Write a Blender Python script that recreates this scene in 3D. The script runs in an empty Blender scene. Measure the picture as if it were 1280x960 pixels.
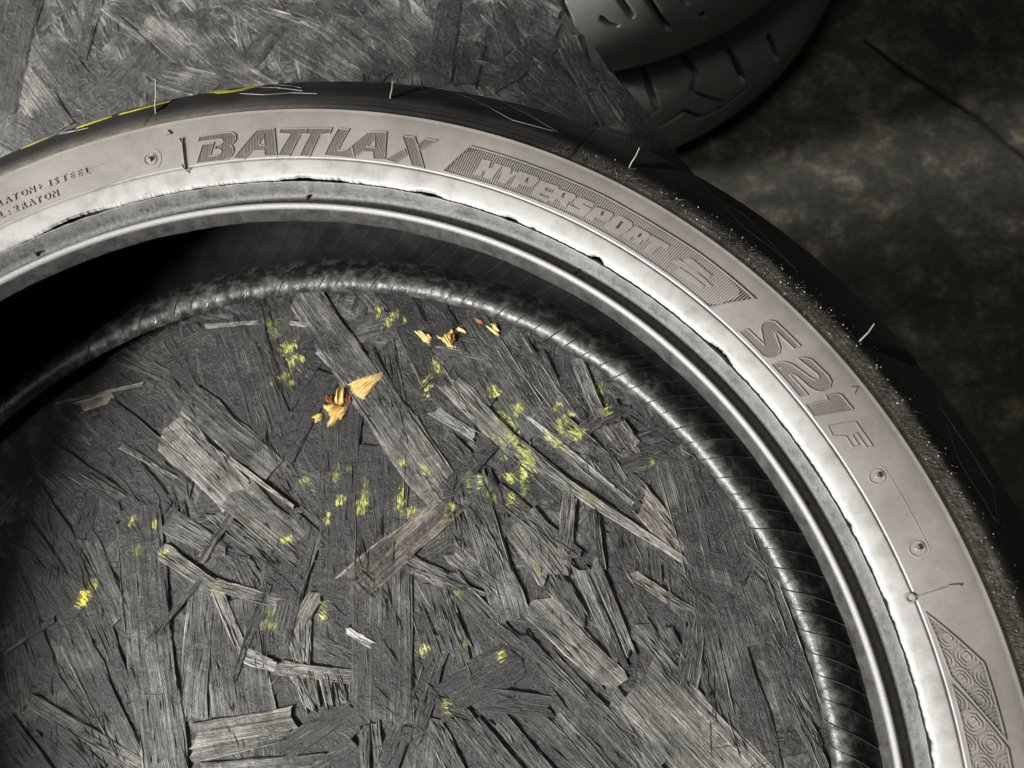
import bpy, bmesh, math, random
import numpy as np
from mathutils import Vector, Matrix, noise
from mathutils.bvhtree import BVHTree
from mathutils.geometry import tessellate_polygon

random.seed(7)
rng = np.random.default_rng(7)
sc = bpy.context.scene
COL = sc.collection

# ------------------------------------------------------------------ camera
CAM = np.array([0.12728892, 0.04043671, 0.40997544])
ROT = np.array([[9.95795086e-01, 2.75771961e-02, 8.73592837e-02],
                [0.0, 9.53613837e-01, -3.01032639e-01],
                [-9.16086579e-02, 2.99766823e-01, 9.49603973e-01]])
FPX = 1157.49            # focal length in pixels of the 1280 px wide photograph
cd = bpy.data.cameras.new('camera')
cam = bpy.data.objects.new('camera', cd); COL.objects.link(cam)
m4 = Matrix([list(ROT[0]) + [CAM[0]], list(ROT[1]) + [CAM[1]], list(ROT[2]) + [CAM[2]], [0, 0, 0, 1]])
cam.matrix_world = m4
cd.sensor_width = 36.0; cd.lens = FPX / 1280 * 36.0
cd.clip_start = 0.01; cd.clip_end = 60
cd.dof.use_dof = True; cd.dof.focus_distance = 0.37; cd.dof.aperture_fstop = 16
sc.camera = cam

# ------------------------------------------------------------------ light
w = bpy.data.worlds.new('World'); sc.world = w; w.use_nodes = True
w.node_tree.nodes['Background'].inputs[0].default_value = (0.62, 0.66, 0.66, 1)
w.node_tree.nodes['Background'].inputs[1].default_value = 0.022

def area(name, loc, target, size, power, color, shape='DISK', spread=None):
    l = bpy.data.lights.new(name, 'AREA'); l.shape = shape; l.size = size; l.energy = power; l.color = color
    if spread: l.spread = math.radians(spread)
    o = bpy.data.objects.new(name, l); COL.objects.link(o)
    o.location = loc
    o.rotation_euler = (Vector(target) - Vector(loc)).to_track_quat('-Z', 'Y').to_euler()
    return o

def sph(az, el, d):
    a, e = math.radians(az), math.radians(el)
    return (d * math.cos(e) * math.cos(a), d * math.cos(e) * math.sin(a), d * math.sin(e))
area('work_lamp', sph(211, 35, 1.6), (0.05, 0.05, 0.0), 0.40, 87, (1.0, 0.975, 0.93))
area('side_lamp', (-1.35, .42, .50), (0.08, 0.70, -0.28), 0.8, 6.6, (1.0, 0.97, 0.92), spread=25)
area('floor_fill_lamp', (-.2, -.1, 2.2), (0.3, 0.4, -0.5), 0.5, 7.5, (1.0, 0.96, 0.86))  # added unseen fill that lifts the floor beside the board
sc.view_settings.view_transform = 'Standard'
sc.view_settings.look = 'None'
sc.view_settings.exposure = 0.0
sc.view_settings.gamma = 1.0

# ------------------------------------------------------------------ helpers
def ray(px, py):
    d = ROT @ np.array([(px - 640) / FPX, -(py - 480) / FPX, -1.0])
    return d / np.linalg.norm(d)

def on_plane(px, py, z=0.0):
    d = ray(px, py); t = (z - CAM[2]) / d[2]
    return CAM + d * t

def link(name, me, mat=None, parent=None, loc=None, rotz=None):
    o = bpy.data.objects.new(name, me); COL.objects.link(o)
    if mat is not None: me.materials.append(mat)
    if parent is not None: o.parent = parent
    if loc is not None: o.location = loc
    if rotz is not None: o.rotation_euler = (0, 0, rotz)
    return o

def mesh(name, verts, faces, smooth=False):
    me = bpy.data.meshes.new(name)
    me.from_pydata([tuple(map(float, v)) for v in verts], [], [tuple(int(i) for i in f) for f in faces])
    me.update()
    if smooth: me.polygons.foreach_set('use_smooth', [True] * len(me.polygons))
    return me

def fix_normals(me):
    bm = bmesh.new(); bm.from_mesh(me)
    bmesh.ops.recalc_face_normals(bm, faces=bm.faces); bm.to_mesh(me); bm.free()

def thing(name, label, cat, loc=(0, 0, 0), group=None):
    o = bpy.data.objects.new(name, None); COL.objects.link(o); o.location = loc
    o.empty_display_size = 0.05
    o['label'] = label; o['category'] = cat
    if group: o['group'] = group
    return o

class MB:
    """collects vertices and faces of one mesh"""
    def __init__(s): s.v = []; s.f = []
    def add(s, vs, fs):
        n = len(s.v); s.v.extend(vs); s.f.extend([tuple(i + n for i in f) for f in fs])
    def build(s, name, mat, parent=None, smooth=False):
        me = mesh(name, s.v, s.f, smooth)
        return link(name, me, mat, parent)

# ------------------------------------------------------------------ materials
def new_mat(name):
    m = bpy.data.materials.new(name); m.use_nodes = True
    nt = m.node_tree; b = nt.nodes['Principled BSDF']
    return m, nt, b
def N(nt, t, **kw):
    n = nt.nodes.new(t)
    for k, v in kw.items():
        if k.startswith('i_'):
            key = k[2:]; key = int(key) if key.isdigit() else key.replace('_', ' ')
            n.inputs[key].default_value = v
        else: setattr(n, k, v)
    return n
def L(nt, a, b): nt.links.new(a, b)
def ramp(nt, fac, stops):
    r = N(nt, 'ShaderNodeValToRGB')
    e = r.color_ramp.elements
    while len(e) < len(stops): e.new(0.5)
    for i, (p, c) in enumerate(stops):
        e[i].position = p; e[i].color = (c[0], c[1], c[2], 1) if len(c) == 3 else c
    L(nt, fac, r.inputs[0]); return r.outputs[0]
def noise_tex(nt, vec, scale, detail=6, rough=0.6, dist=0.0):
    n = N(nt, 'ShaderNodeTexNoise'); n.inputs['Scale'].default_value = scale
    n.inputs['Detail'].default_value = detail; n.inputs['Roughness'].default_value = rough
    n.inputs['Distortion'].default_value = dist
    if vec is not None: L(nt, vec, n.inputs['Vector'])
    return n.outputs['Fac']
def math_(nt, op, a, b=None, clamp=False):
    n = N(nt, 'ShaderNodeMath', operation=op, use_clamp=clamp)
    for i, x in enumerate((a, b)):
        if x is None: continue
        if isinstance(x, (int, float)): n.inputs[i].default_value = x
        else: L(nt, x, n.inputs[i])
    return n.outputs[0]
def mix(nt, fac, a, b, mode='MIX'):
    n = N(nt, 'ShaderNodeMix', data_type='RGBA', blend_type=mode)
    for i, x in ((0, fac), (6, a), (7, b)):
        if isinstance(x, (int, float)): n.inputs[i].default_value = x
        elif isinstance(x, tuple): n.inputs[i].default_value = (*x, 1)
        else: L(nt, x, n.inputs[i])
    return n.outputs[2]
def bump(nt, b, h, strength, dist=0.001, prev=None):
    n = N(nt, 'ShaderNodeBump'); n.inputs['Strength'].default_value = strength; n.inputs['Distance'].default_value = dist
    L(nt, h, n.inputs['Height'])
    if prev is not None: L(nt, prev, n.inputs['Normal'])
    L(nt, n.outputs[0], b.inputs['Normal']); return n.outputs[0]
def objvec(nt): return N(nt, 'ShaderNodeTexCoord').outputs['Object']
def mapping(nt, vec, scale):
    mp = N(nt, 'ShaderNodeMapping'); mp.inputs['Scale'].default_value = scale; L(nt, vec, mp.inputs['Vector']); return mp.outputs[0]

def mat_rubber(name, c0, c1, rough=0.6, spec=0.4, scale=60, fine=2500, bs=0.25, lo=.35, hi=.7):
    m, nt, b = new_mat(name); v = objvec(nt)
    n1 = noise_tex(nt, v, scale, 8, .65); n2 = noise_tex(nt, v, fine, 3, .6)
    L(nt, ramp(nt, n1, [(lo, c0), (hi, c1)]), b.inputs['Base Color'])
    r = N(nt, 'ShaderNodeMapRange'); r.inputs['To Min'].default_value = rough - .08; r.inputs['To Max'].default_value = rough + .12
    L(nt, n1, r.inputs['Value']); L(nt, r.outputs[0], b.inputs['Roughness'])
    b.inputs['Specular IOR Level'].default_value = spec
    bump(nt, b, math_(nt, 'ADD', n2, math_(nt, 'MULTIPLY', n1, 1.5)), bs, .0002)
    return m

M_side = mat_rubber('grey_sidewall_rubber', (.178, .166, .156), (.235, .219, .206), .62, .35, 35, 3000, .3)
def side_dirt():
    nt = M_side.node_tree; b = nt.nodes['Principled BSDF']; src = b.inputs['Base Color'].links[0].from_socket; v = objvec(nt)
    a = noise_tex(nt, v, 11, 5, .6, .6); c = noise_tex(nt, v, 210, 8, .8); d = noise_tex(nt, v, 1300, 2, .5)
    x = mix(nt, 1, src, ramp(nt, a, [(.35, (.86, .86, .87)), (.65, (1.08, 1.075, 1.06))]), 'MULTIPLY')
    x = mix(nt, 1, x, ramp(nt, c, [(.30, (.80, .80, .80)), (.46, (1, 1, 1)), (.7, (1.08, 1.08, 1.08))]), 'MULTIPLY')
    L(nt, mix(nt, math_(nt, 'MULTIPLY', math_(nt, 'GREATER_THAN', d, .73), .5), x, (.55, .53, .5)), b.inputs['Base Color'])
side_dirt()
M_hatch = mat_rubber('ribbed_lettering_rubber', (.20, .182, .170), (.24, .22, .205), .62, .35, 35, 3000, .3)
M_flange = mat_rubber('pale_bead_rubber', (.150, .148, .145), (.262, .259, .254), .40, 1.0, 110, 2600, .25, .30, .56)
M_seat = mat_rubber('dark_bead_rubber', (.026, .026, .0255), (.095, .094, .092), .42, .55, 620, 2600, .6, .36, .66)
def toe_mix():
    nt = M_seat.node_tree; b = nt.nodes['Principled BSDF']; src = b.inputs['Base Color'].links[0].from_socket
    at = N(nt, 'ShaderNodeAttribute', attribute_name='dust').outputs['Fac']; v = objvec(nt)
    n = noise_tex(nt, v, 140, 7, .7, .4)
    tk = N(nt, 'ShaderNodeAttribute', attribute_name='talc_light').outputs['Fac']; n5 = noise_tex(nt, v, 900, 5, .75)
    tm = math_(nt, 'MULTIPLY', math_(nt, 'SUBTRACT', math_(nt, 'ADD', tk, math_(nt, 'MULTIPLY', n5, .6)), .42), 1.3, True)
    src = mix(nt, tm, src, (.25, .247, .243))  # talc speckle, with heel light and ridge highlight put into the colour
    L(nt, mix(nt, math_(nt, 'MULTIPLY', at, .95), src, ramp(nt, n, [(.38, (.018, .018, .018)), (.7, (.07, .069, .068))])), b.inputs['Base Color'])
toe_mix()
M_liner = mat_rubber('black_liner_rubber', (.009, .009, .009), (.022, .021, .02), .36, .5, 90, 900, .25)
M_rib = mat_rubber('glossy_liner_rib', (.022, .022, .0215), (.045, .045, .044), .3, .8, 90, 900, .25)
M_groove_shade = mat_rubber('dark_groove_shade', (.085, .078, .073), (.12, .11, .103), .6, .35, 200)  # shade between the ribs, put into the colour
M_pit_shade = mat_rubber('black_groove_shade', (.022, .020, .019), (.045, .041, .038), .6, .35, 200)  # deeper painted shade for the panel grooves and letter counters
M_black = mat_rubber('black_rubber', (.010, .010, .010), (.016, .016, .016), .55, .4, 60, 1800, .35)
M_line_glint = mat_rubber('engraved_line_glint', (.11, .11, .105), (.15, .15, .145), .4, .5, 200)  # pale grey stands for the glint on engraved lines
M_hair = mat_rubber('grey_vent_hair', (.13, .124, .115), (.20, .19, .175), .45, .5, 400)
M_yellow = mat_rubber('yellow_paint', (.62, .60, .03), (.78, .74, .06), .5, .4, 300)
M_yfaint = mat_rubber('worn_yellow_paint', (.42, .45, .11), (.66, .69, .20), .6, .3, 900)
M_ygreen = mat_rubber('faded_yellow_paint', (.20, .22, .07), (.36, .39, .13), .6, .3, 900)
M_crumb = mat_rubber('grey_rubber_crumb', (.20, .19, .17), (.5, .48, .45), .4, .5, 900)
M_fray = mat_rubber('frayed_grey_wood', (.09, .088, .082), (.36, .35, .32), .5, .5, 160)
M_dustf = mat_rubber('beige_rubber_dust', (.07, .065, .056), (.19, .178, .155), .85, .15, 700)

def mat_tread():
    m, nt, b = new_mat('tread_rubber'); v = objvec(nt)
    at = N(nt, 'ShaderNodeAttribute', attribute_name='dust').outputs['Fac']
    n1 = noise_tex(nt, v, 55, 6, .6); n2 = noise_tex(nt, v, 900, 6, .75); n3 = noise_tex(nt, v, 260, 5, .7)
    base = ramp(nt, n1, [(.35, (.017, .017, .0165)), (.7, (.031, .031, .030))])
    f = math_(nt, 'MULTIPLY', at, math_(nt, 'MULTIPLY', math_(nt, 'POWER', n2, 1.3), math_(nt, 'MULTIPLY', n3, 3.4)), True)
    L(nt, mix(nt, f, base, (.36, .335, .29)), b.inputs['Base Color'])
    b.inputs['Roughness'].default_value = .5; b.inputs['Specular IOR Level'].default_value = .38
    bump(nt, b, math_(nt, 'ADD', n2, math_(nt, 'MULTIPLY', n3, math_(nt, 'MULTIPLY', at, 3.0))), .35, .0003)
    return m
M_tread = mat_tread()

def mat_strand():
    """black stain film over wood, worn through to grey grain in patches"""
    m, nt, b = new_mat('stained_wood_strand')
    uv = N(nt, 'ShaderNodeUVMap', uv_map='UVMap').outputs[0]
    tint = N(nt, 'ShaderNodeAttribute', attribute_name='tint').outputs['Color']
    gp = N(nt, 'ShaderNodeNewGeometry').outputs['Position']
    g1 = noise_tex(nt, mapping(nt, uv, (16, 800, 1)), 1.0, 4, .7, .5)
    g2 = noise_tex(nt, mapping(nt, uv, (60, 2400, 1)), 1.0, 3, .65)
    bl = noise_tex(nt, mapping(nt, uv, (45, 150, 1)), 1.0, 6, .7, .6)
    d1 = noise_tex(nt, gp, 30, 7, .68, .5); d2 = noise_tex(nt, gp, 420, 6, .78); d3 = noise_tex(nt, gp, 1500, 3, .7)
    sep = N(nt, 'ShaderNodeRGBToBW'); L(nt, tint, sep.inputs[0])
    x = math_(nt, 'ADD', math_(nt, 'ADD', math_(nt, 'MULTIPLY', d1, .56), math_(nt, 'MULTIPLY', bl, .26)), math_(nt, 'ADD', math_(nt, 'MULTIPLY', g1, .28), math_(nt, 'MULTIPLY', math_(nt, 'SUBTRACT', sep.outputs[0], .33), .46)))
    mr = N(nt, 'ShaderNodeMapRange', interpolation_type='SMOOTHSTEP'); mr.inputs['From Min'].default_value = .51; mr.inputs['From Max'].default_value = .77; L(nt, x, mr.inputs['Value'])
    worn = mr.outputs[0]
    film = ramp(nt, d2, [(.3, (.005, .005, .0051)), (.54, (.017, .017, .0168)), (.72, (.075, .074, .072))])
    gr = ramp(nt, g1, [(.28, (.32, .32, .32)), (.5, (.95, .95, .95)), (.74, (1.45, 1.44, 1.40))])
    g2r = ramp(nt, g2, [(.3, (.7, .7, .7)), (.68, (1.25, 1.25, 1.24))])
    d2r = ramp(nt, d2, [(.32, (.5, .5, .5)), (.55, (1, 1, 1)), (.72, (1.45, 1.45, 1.43))])
    wc = mix(nt, 1, mix(nt, 1, mix(nt, 1, tint, gr, 'MULTIPLY'), g2r, 'MULTIPLY'), d2r, 'MULTIPLY')
    wc = mix(nt, 1, wc, (.56, .558, .545), 'MULTIPLY')
    c = mix(nt, worn, film, wc)
    L(nt, c, b.inputs['Base Color'])
    rr = N(nt, 'ShaderNodeMapRange'); rr.inputs['To Min'].default_value = .26; rr.inputs['To Max'].default_value = .62
    L(nt, math_(nt, 'ADD', math_(nt, 'MULTIPLY', worn, .7), math_(nt, 'MULTIPLY', d2, .35)), rr.inputs['Value']); L(nt, rr.outputs[0], b.inputs['Roughness'])
    b.inputs['Specular IOR Level'].default_value = .5
    gs = math_(nt, 'MULTIPLY', math_(nt, 'ADD', math_(nt, 'MULTIPLY', g1, 1.5), math_(nt, 'MULTIPLY', g2, .7)), math_(nt, 'ADD', math_(nt, 'MULTIPLY', worn, .75), .16))
    h = math_(nt, 'ADD', gs, math_(nt, 'ADD', math_(nt, 'MULTIPLY', bl, 1.0), math_(nt, 'ADD', math_(nt, 'MULTIPLY', d2, 1.1), math_(nt, 'ADD', math_(nt, 'MULTIPLY', d1, 2.0), math_(nt, 'MULTIPLY', d3, .6)))))
    bump(nt, b, h, 1.0, .0006)
    return m
M_strand = mat_strand()

def mat_core():
    m, nt, b = new_mat('black_resin_core'); v = objvec(nt)
    n = noise_tex(nt, v, 220, 8, .75); n2 = noise_tex(nt, v, 1200, 4, .7)
    L(nt, ramp(nt, n, [(.35, (.006, .006, .006)), (.75, (.05, .048, .044))]), b.inputs['Base Color'])
    b.inputs['Roughness'].default_value = .38
    bump(nt, b, math_(nt, 'ADD', n, n2), 1.0, .0012)
    return m
M_core = mat_core()

def mat_fresh():
    m, nt, b = new_mat('fresh_split_wood'); v = objvec(nt)
    n = noise_tex(nt, mapping(nt, v, (420, 420, 420)), 1, 8, .75)
    L(nt, ramp(nt, n, [(.30, (.22, .10, .03)), (.40, (.66, .43, .13)), (.52, (.84, .63, .26)), (.68, (.92, .78, .46))]), b.inputs['Base Color'])
    b.inputs['Roughness'].default_value = .6; bump(nt, b, n, .8, .0006); return m
M_fresh = mat_fresh()
def mat_rust():
    m, nt, b = new_mat('reddish_split_wood'); v = objvec(nt)
    n = noise_tex(nt, v, 400, 5, .6)
    L(nt, ramp(nt, n, [(.3, (.12, .04, .015)), (.7, (.45, .16, .06))]), b.inputs['Base Color'])
    b.inputs['Roughness'].default_value = .6; bump(nt, b, n, .8, .0006); return m
M_rust = mat_rust()

def mat_floor():
    m, nt, b = new_mat('dirty_concrete'); v = objvec(nt)
    n1 = noise_tex(nt, v, 5, 8, .7); n2 = noise_tex(nt, v, 26, 8, .72, .3); n3 = noise_tex(nt, v, 150, 8, .85)
    base = ramp(nt, n1, [(.3, (.065, .065, .058)), (.55, (.13, .127, .112)), (.72, (.19, .18, .155))])
    pat = ramp(nt, n2, [(.46, (.50, .50, .49)), (.56, (.95, .92, .85)), (.66, (2.3, 2.05, 1.65))])
    fine = ramp(nt, n3, [(.34, (.45, .45, .45)), (.5, (1, 1, 1)), (.66, (1.7, 1.66, 1.58))])
    L(nt, mix(nt, 1, mix(nt, 1, base, pat, 'MULTIPLY'), fine, 'MULTIPLY'), b.inputs['Base Color'])
    b.inputs['Roughness'].default_value = .75; bump(nt, b, math_(nt, 'ADD', n2, n3), .5, .002); return m
M_floor = mat_floor()
M_wood = mat_rubber('rough_timber', (.05, .042, .03), (.10, .085, .06), .75, .2, 40)
M_oldtyre = mat_rubber('dusty_black_tread', (.20, .20, .195), (.29, .29, .283), .42, .5, 25, 900, .25)
M_oldside = mat_rubber('dusty_black_sidewall', (.07, .07, .068), (.11, .11, .107), .55, .4, 25, 900, .25)

# ------------------------------------------------------------------ the setting
FZ = -0.5
fl = mesh('floor', [(-6, -6, FZ), (6, -6, FZ), (6, 6, FZ), (-6, 6, FZ)], [(0, 1, 2, 3)])
fo = link('floor', fl, M_floor); fo['kind'] = 'structure'
jp = [on_plane(x, y, FZ)[:2] for x, y in ((1078, 52), (1130, 92), (1172, 118), (1203, 140), (1262, 190), (1330, 240))]
jv = []
for i, p in enumerate(jp):
    d = jp[min(i + 1, 5)] - jp[max(i - 1, 0)]; d = np.array([-d[1], d[0]]) / np.linalg.norm(d); wj = (.0012, .0025, .002, .003, .0016, .001)[i]
    jv += [(*(p - d * wj), FZ + .004), (*(p + d * wj), FZ + .004)]
jo = link('floor_crack', mesh('floor_crack', jv, [(2 * i, 2 * i + 1, 2 * i + 3, 2 * i + 2) for i in range(5)]), M_core); jo['kind'] = 'structure'

# ------------------------------------------------------------------ lathe tools
def catmull(pts, step):
    P = np.array(pts, float); out = []
    Q = np.vstack([2 * P[0] - P[1], P, 2 * P[-1] - P[-2]])
    for i in range(1, len(Q) - 2):
        n = max(1, int(np.ceil(np.linalg.norm(Q[i + 1] - Q[i]) / step)))
        for k in range(n):
            t = k / n
            out.append(.5 * ((2 * Q[i]) + (Q[i + 1] - Q[i - 1]) * t + (2 * Q[i - 1] - 5 * Q[i] + 4 * Q[i + 1] - Q[i + 2]) * t * t
                             + (3 * Q[i] - Q[i - 1] - 3 * Q[i + 1] + Q[i + 2]) * t ** 3))
    out.append(P[-1]); return np.array(out)

def thetas(lo, hi, fine, coarse):
    a = list(np.arange(lo, hi, fine)); b_ = list(np.arange(hi, lo + 360, coarse))
    return np.radians(np.array(a + b_))

def lathe(name, prof, th, mat, parent, disp=None, attr=None, flip=False, attr2=None):
    """prof (n,2) in mm, th angles; disp(th_i array, j)->(dr,dz) mm arrays"""
    n, k = len(th), len(prof)
    R = np.repeat(prof[:, 0][None, :], n, 0); Z = np.repeat(prof[:, 1][None, :], n, 0)
    if disp is not None:
        dr, dz = disp(th[:, None], R, Z); R = R + dr; Z = Z + dz
    V = np.stack([R * np.cos(th)[:, None], R * np.sin(th)[:, None], Z], 2).reshape(-1, 3) / 1000
    i, j = np.meshgrid(np.arange(n), np.arange(k - 1), indexing='ij')
    a = (i * k + j).ravel(); b_ = (((i + 1) % n) * k + j).ravel()
    F = np.stack([a, b_, b_ + 1, a + 1], 1)
    if flip: F = F[:, ::-1]
    me = bpy.data.meshes.new(name)
    me.vertices.add(len(V)); me.vertices.foreach_set('co', V.astype(np.float32).ravel())
    me.loops.add(F.size); me.loops.foreach_set('vertex_index', F.astype(np.int32).ravel())
    me.polygons.add(len(F)); me.polygons.foreach_set('loop_start', np.arange(0, F.size, 4, dtype=np.int32))
    me.polygons.foreach_set('use_smooth', np.ones(len(F), bool))
    me.update(calc_edges=True); me.validate()
    if attr is not None:
        at = me.attributes.new('dust', 'FLOAT', 'POINT'); at.data.foreach_set('value', attr(th[:, None], R, Z).astype(np.float32).ravel())
    if attr2 is not None:
        at = me.attributes.new('talc_light', 'FLOAT', 'POINT'); at.data.foreach_set('value', attr2(th[:, None], R, Z).astype(np.float32).ravel())
    return link(name, me, mat, parent)

class Solid:
    """closed section of revolution, for dropping picture points on its surface"""
    def __init__(s, poly, centre=(0, 0, 0)): s.p = np.array(poly, float) / 1000; s.c = np.array(centre, float)
    def inside(s, r, z):
        p = s.p; q = np.roll(p, -1, 0); res = np.zeros(r.shape, bool)
        for (x1, y1), (x2, y2) in zip(p, q):
            if y1 == y2: continue
            c = (y1 > z) != (y2 > z)
            res ^= c & (r < (x2 - x1) * (z - y1) / (y2 - y1) + x1)
        return res
    def hit(s, px, py, t0=.15, t1=2.0):
        d = ray(px, py); o = CAM - s.c
        def test(t):
            P = o[None] + d[None] * t[:, None]; return s.inside(np.hypot(P[:, 0], P[:, 1]), P[:, 2])
        t = np.arange(t0, t1, .0012); h = test(t)
        if not h.any(): return None
        i = int(np.argmax(h)); a, b_ = t[max(i - 1, 0)], t[i]
        for _ in range(14):
            mth = (a + b_) / 2
            if test(np.array([mth]))[0]: b_ = mth
            else: a = mth
        P = o + d * b_
        return math.atan2(P[1], P[0]), math.hypot(P[0], P[1]) * 1000, P[2] * 1000

# ------------------------------------------------------------------ the board of pressed strands
BZ = -0.0026
E1 = on_plane(697, 0)[:2]; E2 = on_plane(838, 176)[:2]
ED = (E2 - E1) / np.linalg.norm(E2 - E1); EN = np.array([-ED[1], ED[0]])
if EN @ (np.array([1.0, .6])) < 0: EN = -EN
def edge_jit(s): return 0.0016 * noise.noise(Vector((s * 90, 3.1, 0))) + 0.0011 * noise.noise(Vector((s * 420, 9.1, 0)))
def clip_edge(x, y):
    p = np.array([x, y]); d = (p - E1) @ EN; s = (p - E1) @ ED; lim = edge_jit(s)
    if d > lim: p = p - EN * (d - lim)
    if p[1] > .4515: p = np.array([p[0], .4515])
    return p

board = thing('strand_board', 'black stained strand board tabletop with yellow paint flecks, lying under the large tyre', 'board', (0, 0, 0))
ss = np.linspace(-.62, 1.05, 420)
edge = [E1 + ED * s + EN * edge_jit(s) for s in ss]
edge = [p for p in edge if p[1] < .452]
outline = [tuple(p) for p in edge] + [(-.75, edge[-1][1]), (-.75, edge[0][1])]

nO = len(outline)
vb = [(x, y, BZ) for x, y in outline] + [(x, y, BZ - .018) for x, y in outline]
fb = [tuple(range(nO)), tuple(range(2 * nO - 1, nO - 1, -1))] + [((i + 1) % nO, i, nO + i, nO + (i + 1) % nO) for i in range(nO)]
me = mesh('board_core', vb, fb); fix_normals(me); link('board_core', me, M_core, board)
for lx, ly in ((-.66, .38), (-.66, -.2), (-.02, .38), (.25, -.2)):
    b_ = MB(); h = .028
    zt, zb = BZ - .018, FZ
    b_.add([(lx + sx * h, ly + sy * h, z) for z in (zb, zt) for sx, sy in ((-1, -1), (1, -1), (1, 1), (-1, 1))],
           [(0, 1, 5, 4), (1, 2, 6, 5), (2, 3, 7, 6), (3, 0, 4, 7), (3, 2, 1, 0), (4, 5, 6, 7)])
    b_.build('leg', M_wood, board)

ALLV, ALLF, STR = [], [], []
TINT = {'n': (1, 1, .985), 'b': (1.04, 1.0, .93), 't': (1.2, 1.05, .86), 'o': (1.15, .99, .86), 'g': (.98, 1.03, .98)}
BASE = .33
def strand_mesh(Lm, W, W2, z, tone, tint, cx, cy, ang, bow=0.0, rag=1.0, nu=None):
    nu = nu or int(np.clip(round(Lm / .011), 3, 6)); nv = 4; VV = (-.5, -.44, random.uniform(-.12, .12), .44, .5)
    ca, sa = math.cos(ang), math.sin(ang)
    tilt = random.uniform(-.016, .016); tl = random.uniform(-.004, .004)
    e0 = [random.uniform(-1, 1) for _ in range(nv + 1)]; e1 = [random.uniform(-1, 1) for _ in range(nv + 1)]
    amp = min(.0032, .14 * Lm, W * .5) * rag
    sk0, sk1 = random.uniform(-.3, .3), random.uniform(-.3, .3)
    V = []
    for i in range(nu + 1):
        u = i / nu; ww = W * (1 - u) + W2 * u
        for j in range(nv + 1):
            v = VV[j]
            x = (u - .5) * Lm
            if i == 0: x += e0[j] * amp + sk0 * v * ww
            if i == nu: x += e1[j] * amp + sk1 * v * ww
            y = v * ww
            if j in (0, nv): y += random.uniform(-1, 1) * min(.0011, .07 * ww)
            y += bow * (1 - 4 * (u - .5) ** 2)
            zz = z + tilt * y + tl * x + .00035 * noise.noise(Vector((cx * 900 + x * 120, cy * 900 + y * 260, 1)))
            if j in (0, nv): zz -= .00028
            if i in (0, nu): zz -= .00012
            wx, wy = cx + ca * x - sa * y, cy + sa * x + ca * y
            q = clip_edge(wx, wy)
            if q[0] != wx: dx, dy = q[0] - cx, q[1] - cy; x, y = ca * dx + sa * dy, -sa * dx + ca * dy
            V.append((x, y, zz))
    STR_NU[0] = nu
    k = nv + 1
    F = [(i * k + j, (i + 1) * k + j, (i + 1) * k + j + 1, i * k + j + 1) for i in range(nu) for j in range(nv)]
    ring = [i * k for i in range(nu + 1)] + [nu * k + j for j in range(1, k)] + [i * k + nv for i in range(nu - 1, -1, -1)] + [j for j in range(nv - 1, 0, -1)]
    n0 = len(V)
    for r in ring: V.append((V[r][0] * 1.002, V[r][1] * 1.01, min(V[r][2], z) - .0016))
    nr = len(ring)
    for a in range(nr):
        b2 = (a + 1) % nr; F.append((ring[b2], ring[a], n0 + a, n0 + b2))
    return V, F
STR_NU = [0]
def finish(me, tint, tone):
    uv = me.uv_layers.new(name='UVMap'); ox, oy = random.uniform(0, 40), random.uniform(0, 40)
    co = np.zeros(len(me.vertices) * 3); me.vertices.foreach_get('co', co); co = co.reshape(-1, 3)
    li = np.zeros(len(me.loops), np.int32); me.loops.foreach_get('vertex_index', li)
    u = co[li][:, :2] + np.array([ox, oy]); u[:, 1] += co[li][:, 2]
    uv.data.foreach_set('uv', u.ravel())
    t = TINT[tint]; c = [min(.9, BASE * tone * t[0]), min(.9, BASE * tone * t[1]), min(.9, BASE * tone * t[2]), 1]
    at = me.attributes.new('tint', 'FLOAT_COLOR', 'CORNER'); cc = np.tile(np.array(c, np.float32), (len(me.loops), 1)); ne = 5 * (len(STR_NU) and STR_NU[0] + 1)
    edge_ = (li % 5 == 0) | (li % 5 == 4); edge_ &= li < ne
    cc[edge_, :3] *= 1.3
    at.data.foreach_set('color', cc.ravel())
LZ = lambda lay: BZ + .0004 + lay * .00022
cnt = [0]
def put_strand(cx, cy, ang, Lm, W, W2, lay, tone, tint, bow=0.0, rag=1.0):
    z = min(LZ(lay), -.00025) + random.uniform(-.00005, 0)
    V, F = strand_mesh(Lm, W, W2, z, tone, tint, cx, cy, ang, bow, rag)
    me = mesh('wood_strand', V, F); finish(me, tint, tone)
    o = link('wood_strand', me, M_strand, board, (cx, cy, 0), ang); cnt[0] += 1
    ca, sa = math.cos(ang), math.sin(ang); n = len(ALLV)
    ALLV.extend([(cx + ca * x - sa * y, cy + sa * x + ca * y, zz) for x, y, zz in V]); ALLF.extend([tuple(i + n for i in f) for f in F])
    STR.append((cx, cy, ang, Lm, min(W, W2), tone))
    return o
def px_strand(x1, y1, x2, y2, w1, lay, tone, tint='n', w2=None, rag=1.0):
    w2 = w1 if w2 is None else w2
    a, b_ = on_plane(x1, y1)[:2], on_plane(x2, y2)[:2]
    d = b_ - a; Lm = np.linalg.norm(d); nx, ny = -(y2 - y1), (x2 - x1); q = math.hypot(nx, ny)
    def wid(x, y, ww): return np.linalg.norm(on_plane(x + nx / q * ww / 2, y + ny / q * ww / 2)[:2] - on_plane(x - nx / q * ww / 2, y - ny / q * ww / 2)[:2])
    c = (a + b_) / 2
    return put_strand(c[0], c[1], math.atan2(d[1], d[0]), Lm, wid(x1, y1, w1), wid(x2, y2, w2), lay, tone, tint, 0, rag)

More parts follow.
